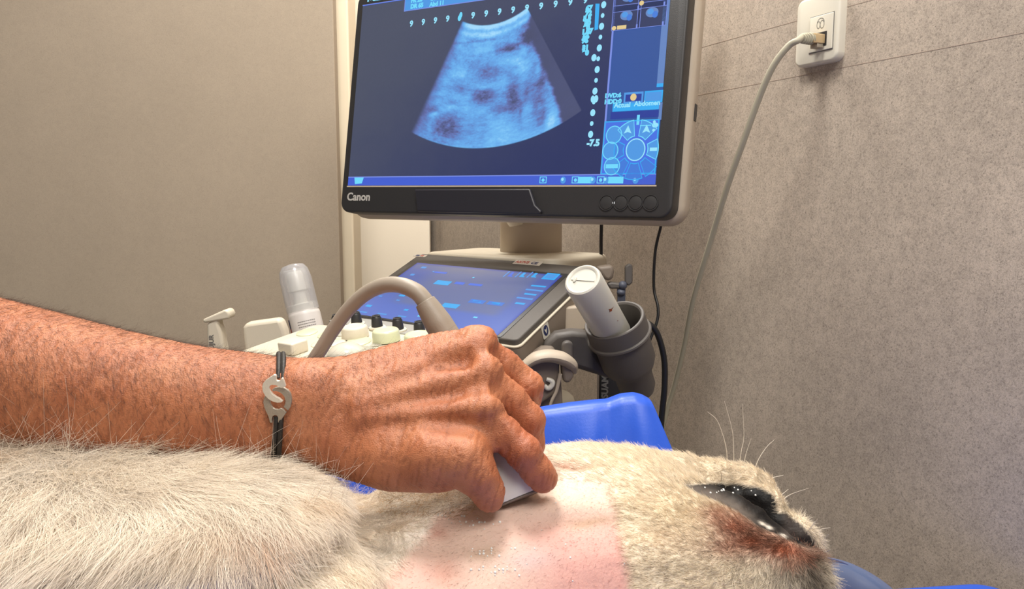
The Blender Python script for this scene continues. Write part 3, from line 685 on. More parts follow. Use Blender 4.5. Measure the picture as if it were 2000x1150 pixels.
def rust(px, py, pts):
    d = unit(W(px, py, 1.) - CAM); # meet the bottle wall
    o = CAM - E0; dp = d - bax * (d @ bax); op = o - bax * (o @ bax)
    a, b, c = dp @ dp, 2 * dp @ op, op @ op - R0 ** 2; t = (-b - math.sqrt(b * b - 4 * a * c)) / (2 * a)
    h = CAM + d * t; nn = unit((h - E0) - bax * ((h - E0) @ bax)); tt = np.cross(bax, nn); f = Fr(h, tt, -bax, n=nn)
    g = G(); g.add([f.pt(x * .001, y * .001, .0003) for x, y in pts], [tuple(range(len(pts)))]); obj('rust_mark', g, M_RUST, bl, 'rusty brown mark', smooth=False)
rust(1193, 604, ((-5, -1), (-1, 0), (2.5, 4), (2, 1), (3.5, -1), (1.5, -1.5), (0, -3), (-1, -1.5))); rust(1206, 626, ((-1, -.6), (0, .9), (1, -.5)))

# spray bottle with a clear cap
S0 = W(611, 672, 1.20); S0[2] = trayz; sax = unit(W(570, 515, 1.22) - S0 - A([0, 0, 0])); H = np.linalg.norm(W(570, 515, 1.215) - S0)
sp = thing('spray_bottle', S0, 'white spray bottle with a clear domed cap standing left of the control deck', 'bottle')
g = G(); rb = .0255
g.lathe(S0, sax, [(rb - .003, 0), (rb, .003), (rb, H * .42), (rb - .001, H * .455), (rb - .003, H * .47)], 48, sx=1, ref=A([0, 1, 0]))
obj('bottle_body', g, mat('milky_plastic', (214, 208, 204), .35, vary=.02), sp)
g = G(); g.lathe(S0 + sax * H * .47, sax, [(.018, 0), (.018, .010), (.010, .012), (.010, .03), (.013, .032), (.013, H * .40), (.011, H * .44)], 32); obj('pump_nozzle', g, M_WPLAST, sp, 'white nozzle inside the cap')
g = G(); g.lathe(S0 + sax * H * .468, sax, [(rb, 0), (rb - .0006, H * .36), (rb - .003, H * .46), (rb - .008, H * .51), (.006, H * .53), (.001, H * .532)], 48, cap=False); obj('clear_cap', g, M_CLEAR, sp, 'clear domed cap')
side = unit(np.cross(sax, A([0, 1, 0]))); fr_ = unit(np.cross(side, sax)); 
if fr_[1] > 0: fr_ = -fr_
if side[0] < 0: side = -side
def onb(t, h, rr=rb + .0003): a = math.radians(t); return S0 + sax * h + rr * (math.cos(a) * fr_ + math.sin(a) * side)
g = G()
for k in range(5):
    hh_ = H * (.345 - .028 * k); T = np.linspace(-12, 52 - 9 * (k == 3), 10)
    for t0, t1 in zip(T[:-1], T[1:]):
        g.add([onb(t0, hh_ - .0004), onb(t1 - 1.5, hh_ - .0004), onb(t1 - 1.5, hh_ + .0005), onb(t0, hh_ + .0005)], [(0, 1, 2, 3)], 0)
obj('label_print', g, M_INK, sp, 'lines of small grey print', smooth=False)
g = G()
for h0, h1, m in ((.30, .40, 0), (.10, .30, 1)):
    T = np.linspace(-86, -52, 6)
    for t0, t1 in zip(T[:-1], T[1:]): g.add([onb(t0, H * h0), onb(t1, H * h0), onb(t1, H * h1), onb(t0, H * h1)], [(0, 1, 2, 3)], m)
obj('label_band', g, [M_NAVY, M_RED], sp, 'navy and red band', smooth=False)

# T-topped probe and rounded block in the tray
PF = Fr(W(430, 650, 1.13), A([1, 0, 0]), unit([0, 0, 1]), n=A([0, -1, 0]))
pr = thing('probe_grip', W(430, 690, 1.13) * A([1, 1, 0]) + A([0, 0, trayz]), 'small cream handle with a slanting T-shaped top, left of the spray bottle', 'probe')
zb = trayz - PF.o[2]
g = G(); g.prism(PF, [PF.hit(409, 630), PF.hit(409, 645), (PF.hit(408, 660)[0], zb), (PF.hit(445, 660)[0], zb), PF.hit(438, 650), PF.hit(432, 632), PF.hit(430, 618)][::-1], -.011, .011)
obj('handle_body', g, M_CREAM, pr, bevel=.004)
g = G(); a = A(PF.hit(404, 627)); b = A(PF.hit(447, 607)); d = unit(b - a); nrm = A([-d[1], d[0]])
P = [a + d * 0 - nrm * .0015, b - nrm * .0110, b + d * .0035 - nrm * .006, b + d * .004 - nrm * .0, b + d * .0 + nrm * .004, a + nrm * .0045]
g.prism(PF, [tuple(p) for p in P], -.013, .013); obj('handle_top', g, M_CREAM, pr, 'slanting bar at the top', bevel=.003)
q = PF.hit(421, 679); g = G(); g.text('UJUR', .0095, PF, q[0] + .002, q[1], .0114, rot=math.pi / 2, bold=.0003); obj('handle_lettering', g, M_INK, pr, smooth=False)
PB = Fr(W(512, 645, 1.14), A([1, 0, 0]), UP, n=A([0, -1, 0])); zb = trayz - PB.o[2]
g = G(); g.prism(PB, [PB.hit(473, 640), (PB.hit(476, 660)[0], zb), (PB.hit(566, 660)[0], zb), PB.hit(556, 645), PB.hit(550, 630), PB.hit(545, 622), PB.hit(479, 631)][::-1], -.025, .0)
obj('probe_case', g, M_CREAM, None, 'cream rounded block with a sloping top between the T-shaped handle and the spray bottle', 'case', bevel=.006)

# ---------------------------------------------------------------- outlet, cables
ol = WFR.hit(1568, 70)[0]; orr = WFR.hit(1652, 60)[0]; ob = WFR.hit(1610, 126)[1]
sgn = 1 if ol > orr else -1
oc = (ol + orr) / 2; ow = abs(ol - orr) / 2; oh = ow * 1.0
OF = WFR.at(oc, ob + ow * 1.20, 0)
out = thing('wall_socket', OF.pt(0, -ow * 1.2, 0), 'white network socket on the speckled wall with a grey cable plugged in', 'wall socket')
g = G(); g.rbox(OF, -ow, ow, -ow * 1.20, ow * 1.20, 0, .011, r=.009, bev=.003, bot=False); obj('face_plate', g, M_OUTLET, out)
m0 = OF.hit(1583, 60, .011)[0]; m1 = OF.hit(1628, 50, .011)[0]; mb = OF.hit(1605, 99, .011)[1]; mt = OF.hit(1605, 30, .011)[1]
g = G(); g.box(OF, min(m0, m1) - .0008, max(m0, m1) + .0008, mb - .0008, mt + .0008, .0105, .0113); obj('module_gap', g, M_INK, out)
g = G(); g.rbox(OF, min(m0, m1), max(m0, m1), mb, mt, .0105, .0125, r=.001, bev=.0006, bot=False); obj('socket_module', g, M_OUTLET, out)
pp = OF.hit(1604, 76, .012)
g = G(); g.box(OF.at(pp[0], pp[1], .0122), -.008, .008, -.008, .007, 0, .0006); obj('port_opening', g, M_BLACK, out)
q = OF.hit(1603, 46, .0126); g = G(); 
def strip(cx, cy, rx, ry, a0, a1, w=.0006):
    T = np.radians(np.linspace(a0, a1, 14)); V = [OF.pt(cx + (rx - k * w) * math.cos(t), cy + (ry - k * w) * math.sin(t), .0127) for t in T for k in (0, 1)]
    g.add(V, [(2 * i, 2 * i + 2, 2 * i + 3, 2 * i + 1) for i in range(13)])
strip(q[0], q[1] + .001, .0052, .005, 0, 180); strip(q[0] - .002, q[1] - .001, .003, .0045, 0, 360); strip(q[0] + .003, q[1] - .001, .0025, .004, 0, 360)
obj('socket_symbol', g, M_INK, out, smooth=False)
pd = OF.n
net = thing('network_cable', W(1304, 1000, 1.06) * A([1, 1, 0]), 'pale grey network cable arching from the white wall socket down the wall', 'cable')
P0 = OF.pt(pp[0], pp[1], .0125)
P = [P0 + OF.n * .014, P0 + OF.n * .026]
for x, y, Y in ((1560, 78, .835), (1540, 90, .84), (1512, 126, .85), (1486, 182, .865), (1452, 276, .89), (1420, 366, .92), (1387, 474, .96), (1354, 585, 1.0), (1337, 672, 1.03), (1318, 750, 1.055), (1300, 812, 1.07), (1288, 900, 1.08)):
    P.append(W(x, y, Y))
P += [A([P[-1][0], P[-1][1], .55]), A([P[-1][0] - .02, P[-1][1] - .03, .0065])]
g = G(); g.tube(P, [.0034, .0036, .0036, .0033], 16, n=10); obj('cable_run', g, M_CABLE, net)
pf = Fr(P0, OF.u, OF.v, n=OF.n)
g = G(); g.rbox(pf, -.0058, .0058, -.006, .004, 0, .016, r=.001, bev=.0006); obj('plug', g, mat('clear_amber_plug', (196, 170, 130), .25), net, 'amber plug in the socket')
g = G(); g.rbox(pf, -.0052, .0052, -.0105, -.006, .001, .010, r=.001, bev=.0006); obj('plug_latch', g, M_STEEL2, net)
P1 = [pf.pt(0, -.001, .014), pf.pt(0, -.001, .024), pf.pt(0, -.002, .034)]
P1[2] = P[2] * .5 + P1[1] * .5
g = G(); g.tube(P1, [.0062, .0054, .0042], 16)
for t in np.linspace(.1, .9, 5): 
    c = P1[0] * (1 - t) + P1[2] * t; g.lathe(c, unit(P1[2] - P1[0]), [(.0064 - .002 * t, -.0008), (.0068 - .002 * t, 0), (.0064 - .002 * t, .0008)], 16)
obj('strain_boot', g, M_CABLE, net)

def cable(name, pts, r, m, label, grp=None):
    g = G(); g.tube([W(*p) if p[2] > 0 else A(p[3]) for p in pts], r, 12, n=10); obj(name, g, m, None, label, 'cable', group=grp)
cable('power_cable', ((1292, 418, .97), (1291, 440, .97), (1280, 490, .97), (1277, 560, .97), (1285, 600, .96), (1283, 628, .955), (1268, 668, .95), (1250, 720, .94), (1244, 760, .94), (1243, 800, .94), (1240, 900, .94)), .0019, M_BCABLE, 'thin black cable hanging from the lower right corner of the scan monitor')
cable('power_cable', ((1225, 660, .93), (1250, 632, .92), (1266, 632, .91), (1284, 652, .91), (1297, 700, .91), (1298, 755, .91), (1292, 820, .91), (1288, 900, .91)), .0037, M_BCABLE, 'thick black cable looping out from behind the tilted grey cup holder')
cable('power_cable', ((1176, 405, 1.13), (1175, 430, 1.13), (1174, 470, 1.13), (1174, 506, 1.13)), .0026, M_BCABLE, 'short straight black cable between the scan monitor and the pale ledge beneath it')

# ---------------------------------------------------------------- smooth solid modelling: distance fields turned into surfaces
class Field:
    def __init__(s, lo, hi, vox):
        s.lo = A(lo, float); s.vox = vox; s.n = [int((b - a) / vox) + 1 for a, b in zip(lo, hi)]
        s.ax = [s.lo[i] + vox * np.arange(s.n[i]) for i in range(3)]
        s.D = np.full(s.n, .05, np.float32)
    def sl(s, lo, hi):
        r = []
        for i in range(3):
            a = max(0, int((lo[i] - s.lo[i]) / s.vox) - 1); b = min(s.n[i], int((hi[i] - s.lo[i]) / s.vox) + 2); r.append(slice(a, max(a, b)))
        return tuple(r), (s.ax[0][r[0]][:, None, None], s.ax[1][r[1]][None, :, None], s.ax[2][r[2]][None, None, :])
    def put(s, sl, d, k, op='add'):
        D = s.D[sl]
        if D.size == 0: return
        if op == 'add': h = np.clip(.5 + .5 * (d - D) / k, 0, 1); s.D[sl] = d * (1 - h) + D * h - k * h * (1 - h)
        else: h = np.clip(.5 - .5 * (d + D) / k, 0, 1); s.D[sl] = D * (1 - h) + (-d) * h + k * h * (1 - h)
    def cone(s, a, b, r1, r2, k=.004, op='add', flat=None):
        a = A(a, float); b = A(b, float); m = max(r1, r2) + k * 2 + .004
        sl, (x, y, z) = s.sl(np.minimum(a, b) - m, np.maximum(a, b) + m)
        ab = b - a; L = ab @ ab + 1e-12
        px, py, pz = x - a[0], y - a[1], z - a[2]
        h = np.clip((px * ab[0] + py * ab[1] + pz * ab[2]) / L, 0, 1)
        qx, qy, qz = px - ab[0] * h, py - ab[1] * h, pz - ab[2] * h
        if flat is not None:
            n, f = flat; t = (qx * n[0] + qy * n[1] + qz * n[2]) * (f - 1); qx, qy, qz = qx + t * n[0], qy + t * n[1], qz + t * n[2]
        d = np.sqrt(qx * qx + qy * qy + qz * qz) - (r1 + (r2 - r1) * h)
        s.put(sl, d, k, op)
    def chain(s, pts, rs, k=.004, op='add', join=None, flat=None):
        for i in range(len(pts) - 1): s.cone(pts[i], pts[i + 1], rs[i], rs[i + 1], k, op, flat)
    def ell(s, c, r, k=.006, op='add'):
        c = A(c, float); r = A(r, float); m = r + k * 2 + .004
        sl, (x, y, z) = s.sl(c - m, c + m)
        q = np.sqrt(((x - c[0]) / r[0]) ** 2 + ((y - c[1]) / r[1]) ** 2 + ((z - c[2]) / r[2]) ** 2)
        w = np.sqrt(((x - c[0]) / r[0] ** 2) ** 2 + ((y - c[1]) / r[1] ** 2) ** 2 + ((z - c[2]) / r[2] ** 2) ** 2)
        s.put(sl, q * (q - 1) / np.maximum(w, 1e-6), k, op)
    def loft(s, xs, yc, zc, ry, rz, sh=0.0, p=2.2, k=.004, cap=None):
        X = s.ax[0]; f = lambda v: pch(xs, v, X)[:, None, None]
        Yc, Zc, Ry, Rz = f(yc), f(zc), f(ry), f(rz); y = s.ax[1][None, :, None]; z = s.ax[2][None, None, :]
        Sh = pch(xs, sh, X)[:, None, None] if np.ndim(sh) else sh
        u = np.abs((y - Yc - Sh * (z - Zc)) / Ry); w = np.abs((z - Zc) / Rz)
        d = ((u ** p + w ** p) ** (1 / p) - 1) * np.minimum(Ry, Rz) * .92
        x = X[:, None, None]
        e = np.maximum(xs[0] - x, x - xs[-1]); d = np.where(e > 0, np.sqrt(np.maximum(d, 0) ** 2 + e ** 2) + np.minimum(d, 0) * 0, d)
        s.put((slice(None),) * 3, d.astype(np.float32), k)
    def mesh(s):
        D = s.D; n = D.shape; I = D < 0
        c = [slice(0, -1), slice(1, None)]
        cnt = sum(I[c[i], c[j], c[k]].astype(np.int8) for i in (0, 1) for j in (0, 1) for k in (0, 1))
        act = (cnt > 0) & (cnt < 8); idx = np.full(act.shape, -1, np.int64); C = np.argwhere(act); idx[act] = np.arange(len(C))
        acc = np.zeros((len(C), 3)); num = np.zeros(len(C))
        corners = [A(q) for q in ((0, 0, 0), (1, 0, 0), (0, 1, 0), (1, 1, 0), (0, 0, 1), (1, 0, 1), (0, 1, 1), (1, 1, 1))]
        for a in range(8):
            for b in range(a + 1, 8):
                if np.abs(corners[a] - corners[b]).sum() != 1: continue
                pa, pb = C + corners[a], C + corners[b]
                da = D[tuple(pa.T)]; db = D[tuple(pb.T)]; m = (da < 0) != (db < 0)
                t = (da[m] / (da[m] - db[m]))[:, None]
                acc[m] += pa[m] + t * (pb[m] - pa[m]); num[m] += 1
        V = acc / num[:, None] * s.vox + s.lo; Q = []
        for ax in range(3):
            o = [k for k in range(3) if k != ax]
            sa = [slice(None)] * 3; sb = [slice(None)] * 3; sa[ax] = slice(0, -1); sb[ax] = slice(1, None)
            for k in o: sa[k] = slice(1, -1); sb[k] = slice(1, -1)
            Aa, Bb = I[tuple(sa)], I[tuple(sb)]; E = np.argwhere(Aa != Bb); inn = Aa[tuple(E.T)]
            for k in o: E[:, k] += 1
            def cell(d0, d1): e = E.copy(); e[:, o[0]] += d0; e[:, o[1]] += d1; return idx[tuple(e.T)]
            q = np.stack([cell(-1, -1), cell(0, -1), cell(0, 0), cell(-1, 0)], 1)
            fl = inn if ax != 1 else ~inn
            q = np.where(fl[:, None], q, q[:, ::-1]); Q.append(q)
        Q = np.vstack(Q); Q = Q[(Q >= 0).all(1)]
        return V, Q
def pch(xs, ys, X):
    xs = A(xs, float); ys = A(ys, float); f = np.linspace(xs[0], xs[-1], 400); v = np.interp(f, xs, ys)
    k = np.exp(-np.linspace(-2.2, 2.2, 25) ** 2); k /= k.sum()
    v = np.convolve(np.pad(v, 12, mode='edge') + 0, k, 'valid'); return np.interp(X, f, v)
def relax(V, Q, it=2):
    for _ in range(it):
        S = np.zeros_like(V); c = np.zeros(len(V))
        for a, b in ((0, 1), (1, 2), (2, 3), (3, 0)):
            for i, j in ((a, b), (b, a)): 
                for k in range(3): S[:, k] += np.bincount(Q[:, i], V[Q[:, j], k], len(V))
                c += np.bincount(Q[:, i], minlength=len(V))
        V = V * .5 + .5 * S / np.maximum(c, 1)[:, None]
    return V
def big(name, V, Q, m, parent=None, loc=None, col=None, **kw):
    loc = base_loc(parent) if parent is not None else (A([V[:, 0].mean(), V[:, 1].mean(), V[:, 2].min()]) if loc is None else A(loc))
    P = V - loc; me = bpy.data.meshes.new(name); me.vertices.add(len(P)); me.vertices.foreach_set('co', P.astype(np.float32).ravel())
    me.loops.add(Q.size); me.loops.foreach_set('vertex_index', Q.ravel().astype(np.int32)); me.polygons.add(len(Q))
    me.polygons.foreach_set('loop_start', np.arange(0, Q.size, 4, dtype=np.int32)); me.update(); me.validate()
    me.polygons.foreach_set('use_smooth', np.ones(len(me.polygons), bool))
    if col is not None:
        at = me.attributes.new('tint', 'FLOAT_COLOR', 'POINT'); at.data.foreach_set('color', np.hstack([col, np.ones((len(col), 1))]).astype(np.float32).ravel())
    me.materials.append(m); return link(name, me, parent, loc=loc, **kw)
def vnormals(V, Q):
    n = np.cross(V[Q[:, 2]] - V[Q[:, 0]], V[Q[:, 3]] - V[Q[:, 1]]); N = np.zeros_like(V)
    for i in range(4):
        for k in range(3): N[:, k] += np.bincount(Q[:, i], n[:, k], len(V))
    return N / (np.linalg.norm(N, axis=1)[:, None] + 1e-12)
def fur(name, parent, P, Dn, L, C, m, rad=.00007, n=6, bend=None, tip=.25, **kw):
    """one object of hair strands: roots P, directions Dn, lengths L, colours C"""
    k = len(P); t = np.linspace(0, 1, n)[None, :, None]
    bend = np.zeros_like(P) if bend is None else bend
    X = P[:, None] + (Dn * L[:, None])[:, None] * t + (bend * L[:, None])[:, None] * t ** 2 - base_loc(parent)
    hc = bpy.data.hair_curves.new(name); hc.add_curves([n] * k)
    hc.attributes['position'].data.foreach_set('vector', X.astype(np.float32).ravel())
    ra = hc.attributes.get('radius') or hc.attributes.new('radius', 'FLOAT', 'POINT')
    rr = (np.ones((k, 1)) * (rad if np.ndim(rad) == 0 else 1)) * (1 - (1 - tip) * np.linspace(0, 1, n)[None, :])
    if np.ndim(rad): rr = rr * rad[:, None]
    ra.data.foreach_set('value', rr.astype(np.float32).ravel())
    at = hc.attributes.new('tint', 'FLOAT_COLOR', 'CURVE'); at.data.foreach_set('color', np.hstack([C, np.ones((k, 1))]).astype(np.float32).ravel())
    hc.materials.append(m); return link(name, hc, parent, **kw)
def tang(N, D): D = D - N * (D * N).sum(1)[:, None]; return D / (np.linalg.norm(D, axis=1)[:, None] + 1e-9)
def n3(P, s, seed, o=3): return (vnoise(P[:, 0] * s + 17, P[:, 1] * s + P[:, 2] * s * .9 + 31, seed, o) + vnoise(P[:, 2] * s + 5, P[:, 0] * s * .8 - P[:, 1] * s + 43, seed + 1, o)) / 2
def inpoly(px, py, poly):
    x0, y0 = A(poly).T; x1, y1 = np.roll(x0, -1), np.roll(y0, -1); r = np.zeros(len(px), bool); dm = np.full(len(px), 1e9)
    for a, b, c, d in zip(x0, y0, x1, y1):
        cr = ((b > py) != (d > py)) & (px < (c - a) * (py - b) / (d - b + 1e-9) + a); r ^= cr
        L = (c - a) ** 2 + (d - b) ** 2; t = np.clip(((px - a) * (c - a) + (py - b) * (d - b)) / L, 0, 1)
        dm = np.minimum(dm, np.hypot(px - a - t * (c - a), py - b - t * (d - b)))
    return np.where(r, -dm, dm)
def mixc(C, c, w): return C * (1 - w[:, None]) + lin(c) * w[:, None]

# ---------------------------------------------------------------- exam table and cushion
far = unit([1, .12, 0]); near = unit([-.12, 1, 0])
TBF = Fr(A([0, .59, .87]), far, near)
table = thing('exam_table', (0, .3, 0), 'blue padded exam table on which the dog lies', 'table')
g = G(); g.rbox(TBF, -1.1, .43, -.48, 0, -.05, 0, r=.03, bev=.012); obj('table_pad', g, M_BLUE, table, 'blue vinyl pad')
g = G(); g.rbox(TBF, -1.08, .40, -.46, -.03, -.08, -.05, r=.02, bev=.004); obj('table_frame', g, M_STEEL, table)
g = G(); g.rbox(TBF, -.45, -.15, -.40, -.20, -.80, -.08, r=.03, bev=.006); obj('lift_column', g, M_WHITE, table)
g = G(); g.rbox(TBF, -.75, .15, -.50, -.10, -.87, -.80, r=.04, bev=.01); obj('table_foot', g, M_STEEL, table)
top = [(330, 842), (600, 836), (900, 828), (1000, 812), (1069, 798), (1115, 791), (1160, 786), (1188, 784), (1214, 774), (1240, 771), (1257, 775), (1272, 783)]
tx = np.linspace(0, 1, 70); txp = np.interp(tx, np.linspace(0, 1, len(top)), [q[0] for q in top]); typ = np.interp(tx, np.linspace(0, 1, len(top)), [q[1] for q in top])
R = []
for u, x, y in zip(tx, txp, typ):
    T = W(x, y, .63); fl = sm(u, .80, 1.0); ring_ = []
    front = [(0, 0), (.004, -.0015), (.007, -.006), (.012, -.03), (.022, -.06), (.034, -.09), (.045, -.12), (.052, -.155)]
    for dy, dz in front:
        wob = .004 * math.sin(u * 17 + dz * 20) + .0015 * math.sin(u * 37 - dz * 30)
        z = T[2] + dz
        if dz < -.1: z = max(z, .8715)
        sx = fl * (-dz) * .42
        ring_.append(A([T[0] + sx, T[1] - dy * 1.25 - wob * min(1, -dz * 20), z]))
    zb = .8715; ring_[-1][2] = zb
    back = [A([p[0], p[1] + .030, p[2]]) for p in ring_[::-1]]; back[-1] = A([T[0], T[1] + .012, T[2] - .0005]); back[-2] = A([ring_[1][0], T[1] + .020, T[2] - .004]); back[-3] = A([ring_[2][0], T[1] + .025, T[2] - .010])
    R.append(ring_ + back)
g = G(); g.rings(R)
cu = obj('positioning_cushion', g, M_BLUE, None, 'bright blue vinyl cushion standing behind the dog and the hand', 'cushion', angle=60)


# ---------------------------------------------------------------- the person's arm and hand
AY = .43
st = [(-1000, 372, 800, .060, 0), (-600, 460, 835, .058, 0), (-330, 520, 860, .052, 0), (-60, 568, 870, .047, 0), (0, 585, 872, .046, 0), (100, 610, 885, .043, 0), (200, 636, 898, .040, 0), (300, 660, 904, .037, 0), (400, 680, 905, .034, 0), (480, 690, 900, .031, .05),
      (545, 699, 893, .0285, .1), (600, 703, 896, .027, .15), (650, 703, 908, .025, .25), (700, 694, 920, .0225, .35), (760, 679, 930, .0205, .45), (820, 664, 934, .0195, .5), (880, 652, 930, .019, .5), (925, 656, 900, .018, .5), (950, 676, 862, .0165, .5)]
xs = [W(a, (b + c) / 2, AY)[0] for a, b, c, d, e in st]
def armz(py): return slope(py) * AY + 1.2
zt = A([armz(b) for a, b, c, d, e in st]); zb = A([armz(c) for a, b, c, d, e in st])
ry = A([q[3] for q in st]); shr = A([q[4] for q in st]); yc = np.full(len(st), AY) 
zc = (zt + zb) / 2; rz = (zt - zb) / 2 * .985
fl = Field((-.62, .345, .985), (.06, .51, 1.30), .0012)
fl.loft(xs, yc, zc, ry, rz, sh=shr, p=2.15)
q = lambda *a: W(*a)
mm = .001
# knuckle heads, tendons, wrist bone
for x, y, Y, r in ((938, 666, .447, 8.4), (950, 722, .432, 9.4), (955, 792, .418, 9.6)): fl.ell(q(x, y, Y), A([r * 1.15, r, r]) * mm, k=.009)
for a, b in (((700, 760, .418), (945, 668, .440)), ((700, 790, .412), (950, 722, .424)), ((700, 820, .410), (950, 795, .4085))):
    fl.cone(q(*a), q(*b), .0018, .0042, k=.010)
fl.ell(q(604, 760, .420), (.015, .012, .013), k=.014)
# fingers: little, ring (tucked behind), middle, index
def finger(pts, rs, k=.003): fl.chain([q(*p) for p in pts], [r * mm for r in rs], k=k)
finger(((915, 690, .468), (1000, 735, .478), (1012, 800, .482), (985, 850, .47)), (8.2, 7.8, 7.4, 6.8))
finger(((930, 676, .448), (985, 712, .452), (1030, 752, .455), (1032, 775, .457), (1010, 830, .47)), (9.6, 9.0, 8.9, 8.4, 7.6), k=.0022)
finger(((948, 738, .432), (1000, 782, .434), (1032, 822, .436), (1036, 866, .440), (1024, 915, .446)), (10.2, 9.6, 9.5, 8.6, 7.8), k=.0020)
finger(((950, 812, .416), (985, 848, .412), (1022, 884, .410), (1048, 918, .411), (1060, 933, .413)), (10.4, 9.6, 9.3, 8.8, 8.6), k=.0020)
fl.ell(q(1024, 880, .4075), (.0092, .0085, .0085), k=.004); fl.ell(q(1034, 820, .434), (.0085, .009, .009), k=.004); fl.ell(q(1034, 755, .452), (.0085, .009, .008), k=.004)
# thumb with its pad of muscle
fl.chain([q(650, 872, .424), q(760, 888, .412), q(850, 888, .405), q(905, 893, .400)], [.0105, .0135, .0145, .0135], k=.010)
fl.chain([q(905, 893, .400), q(930, 925, .399), q(952, 958, .402), q(957, 972, .404)], [.0135, .0112, .0088, .0080], k=.004)
fl.ell(q(926, 918, .398), (.0095, .009, .0098), k=.005)
# hollows: between thumb and index, between the knuckles, at the snuff box
fl.cone(q(972, 842, .400), q(985, 905, .396), .0040, .0052, k=.006, op='sub')
fl.cone(q(985, 700, .438), q(1045, 775, .438), .0011, .0012, k=.004, op='sub'); fl.cone(q(985, 790, .420), q(1056, 868, .424), .0012, .0012, k=.004, op='sub')
fl.cone(q(962, 690, .434), q(992, 715, .436), .0018, .0018, k=.006, op='sub'); fl.cone(q(972, 765, .416), q(998, 800, .418), .0022, .0016, k=.006, op='sub')
fl.cone(q(850, 828, .399), q(905, 832, .396), .0020, .0020, k=.010, op='sub')
fl.cone(q(842, 700, .425), q(905, 705, .425), .0008, .0016, k=.012, op='sub')
V, Q = fl.mesh(); V = relax(V, Q, 3)
N = vnormals(V, Q)
if (N * (V - V.mean(0))).sum() < 0: Q = Q[:, ::-1]; N = -N
px, py = proj(V)
# skin furrows and pores as real relief
f1 = vnoise(V[:, 0] * 1000 - V[:, 2] * 260, V[:, 2] * 150 + V[:, 1] * 130, 51, 3); f2 = n3(V, 420, 52, 3); f3 = n3(V, 60, 53, 3)
V = V + N * ((-.00042 * sm(f1, .52, .66) - .00018 * (f2 - .5) + .0009 * (f3 - .5)) * sm(px, -400, 100))[:, None]
C = np.tile(lin((186, 118, 82)), (len(V), 1))
C = mixc(C, (170, 100, 68), sm(f3, .42, .66) * .55); C = mixc(C, (204, 138, 100), sm(n3(V, 35, 55, 3), .5, .75) * .6)
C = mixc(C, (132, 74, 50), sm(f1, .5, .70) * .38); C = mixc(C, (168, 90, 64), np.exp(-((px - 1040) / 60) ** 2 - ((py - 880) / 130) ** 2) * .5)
M_SKIN = mat('skin', (200, 120, 85), .40, sss=.10, vcol='tint', bump=.45, bscale=1300, spec=.4)
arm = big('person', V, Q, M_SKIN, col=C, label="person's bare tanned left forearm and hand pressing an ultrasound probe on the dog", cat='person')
# arm hair
tri = Q; rngh = np.random.default_rng(3)
nn_ = N[Q].mean(1); cc = V[Q].mean(1); hx, hy = proj(cc)
wgt = ((hx > -1100) & (hx < 900) & (nn_[:, 1] < .35)) * (.45 + .55 * (hx > -100)) * np.where(hx < 560, 1.0, np.where(hx < 760, .55, .25)) * (.25 + sm(cc[:, 2], 1.06, 1.12))
pk = rngh.choice(len(Q), 22000, p=wgt / wgt.sum()); uv = rngh.random((len(pk), 2))
Pk = (V[Q[pk, 0]] * (1 - uv[:, :1]) + V[Q[pk, 1]] * uv[:, :1]) * (1 - uv[:, 1:]) + (V[Q[pk, 3]] * (1 - uv[:, :1]) + V[Q[pk, 2]] * uv[:, :1]) * uv[:, 1:]
Nk = N[Q[pk, 0]]; kx, ky = proj(Pk)
Dk = tang(Nk, A([[.38, -.1, -.9]]) + rngh.normal(0, .24, (len(pk), 3))) + Nk * rngh.uniform(.15, .55, (len(pk), 1)); Dk /= np.linalg.norm(Dk, axis=1)[:, None]
M_HAIR = mat('arm_hair', (60, 42, 34), .5, vcol='tint')
fur('arm_hair', arm, Pk, Dk, rngh.uniform(.003, .0085, len(pk)), np.tile(lin((62, 42, 34)), (len(pk), 1)) * rngh.uniform(.6, 1.6, (len(pk), 1)), M_HAIR, rad=.000034, n=5, bend=rngh.normal(0, .25, (len(pk), 3)), kind='stuff')

# ---- bracelet: black cord and two interlocking steel links
bx = W(543, 800, AY - .028)[0]
def arm_ring(x, grow, n=60, t0=0, t1=2 * math.pi):
    i = lambda v: float(pch(xs, v, A([x]))[0]); Y0, Z0, ry_, rz_, s_ = i(yc), i(zc), i(ry), i(rz), i(shr); P = []
    for t in np.linspace(t0, t1, n):
        c, s = math.cos(t), math.sin(t); e = 2 / 2.15; u = np.sign(c) * abs(c) ** e; w = np.sign(s) * abs(s) ** e
        zz = w * (rz_ + grow); P.append(A([x, Y0 + s_ * zz + u * (ry_ + grow), Z0 + zz]))
    return P
brc = thing('bracelet', W(543, 893, AY), 'black cord bracelet with two interlocked steel links around the wrist', 'bracelet')
def slant(P, zc0): return [A([p[0] * (p[1] / (AY - .028)) + (p[2] - zc0) * .10, p[1], p[2]]) for p in P]
zc0 = W(543, 795, AY)[2]
for off in (-.0014, .0014):
    up = [p + A([off, 0, 0]) for p in slant(arm_ring(bx + .0005, .0009, 80, math.pi + math.radians(-38), -math.radians(-22)), zc0)]
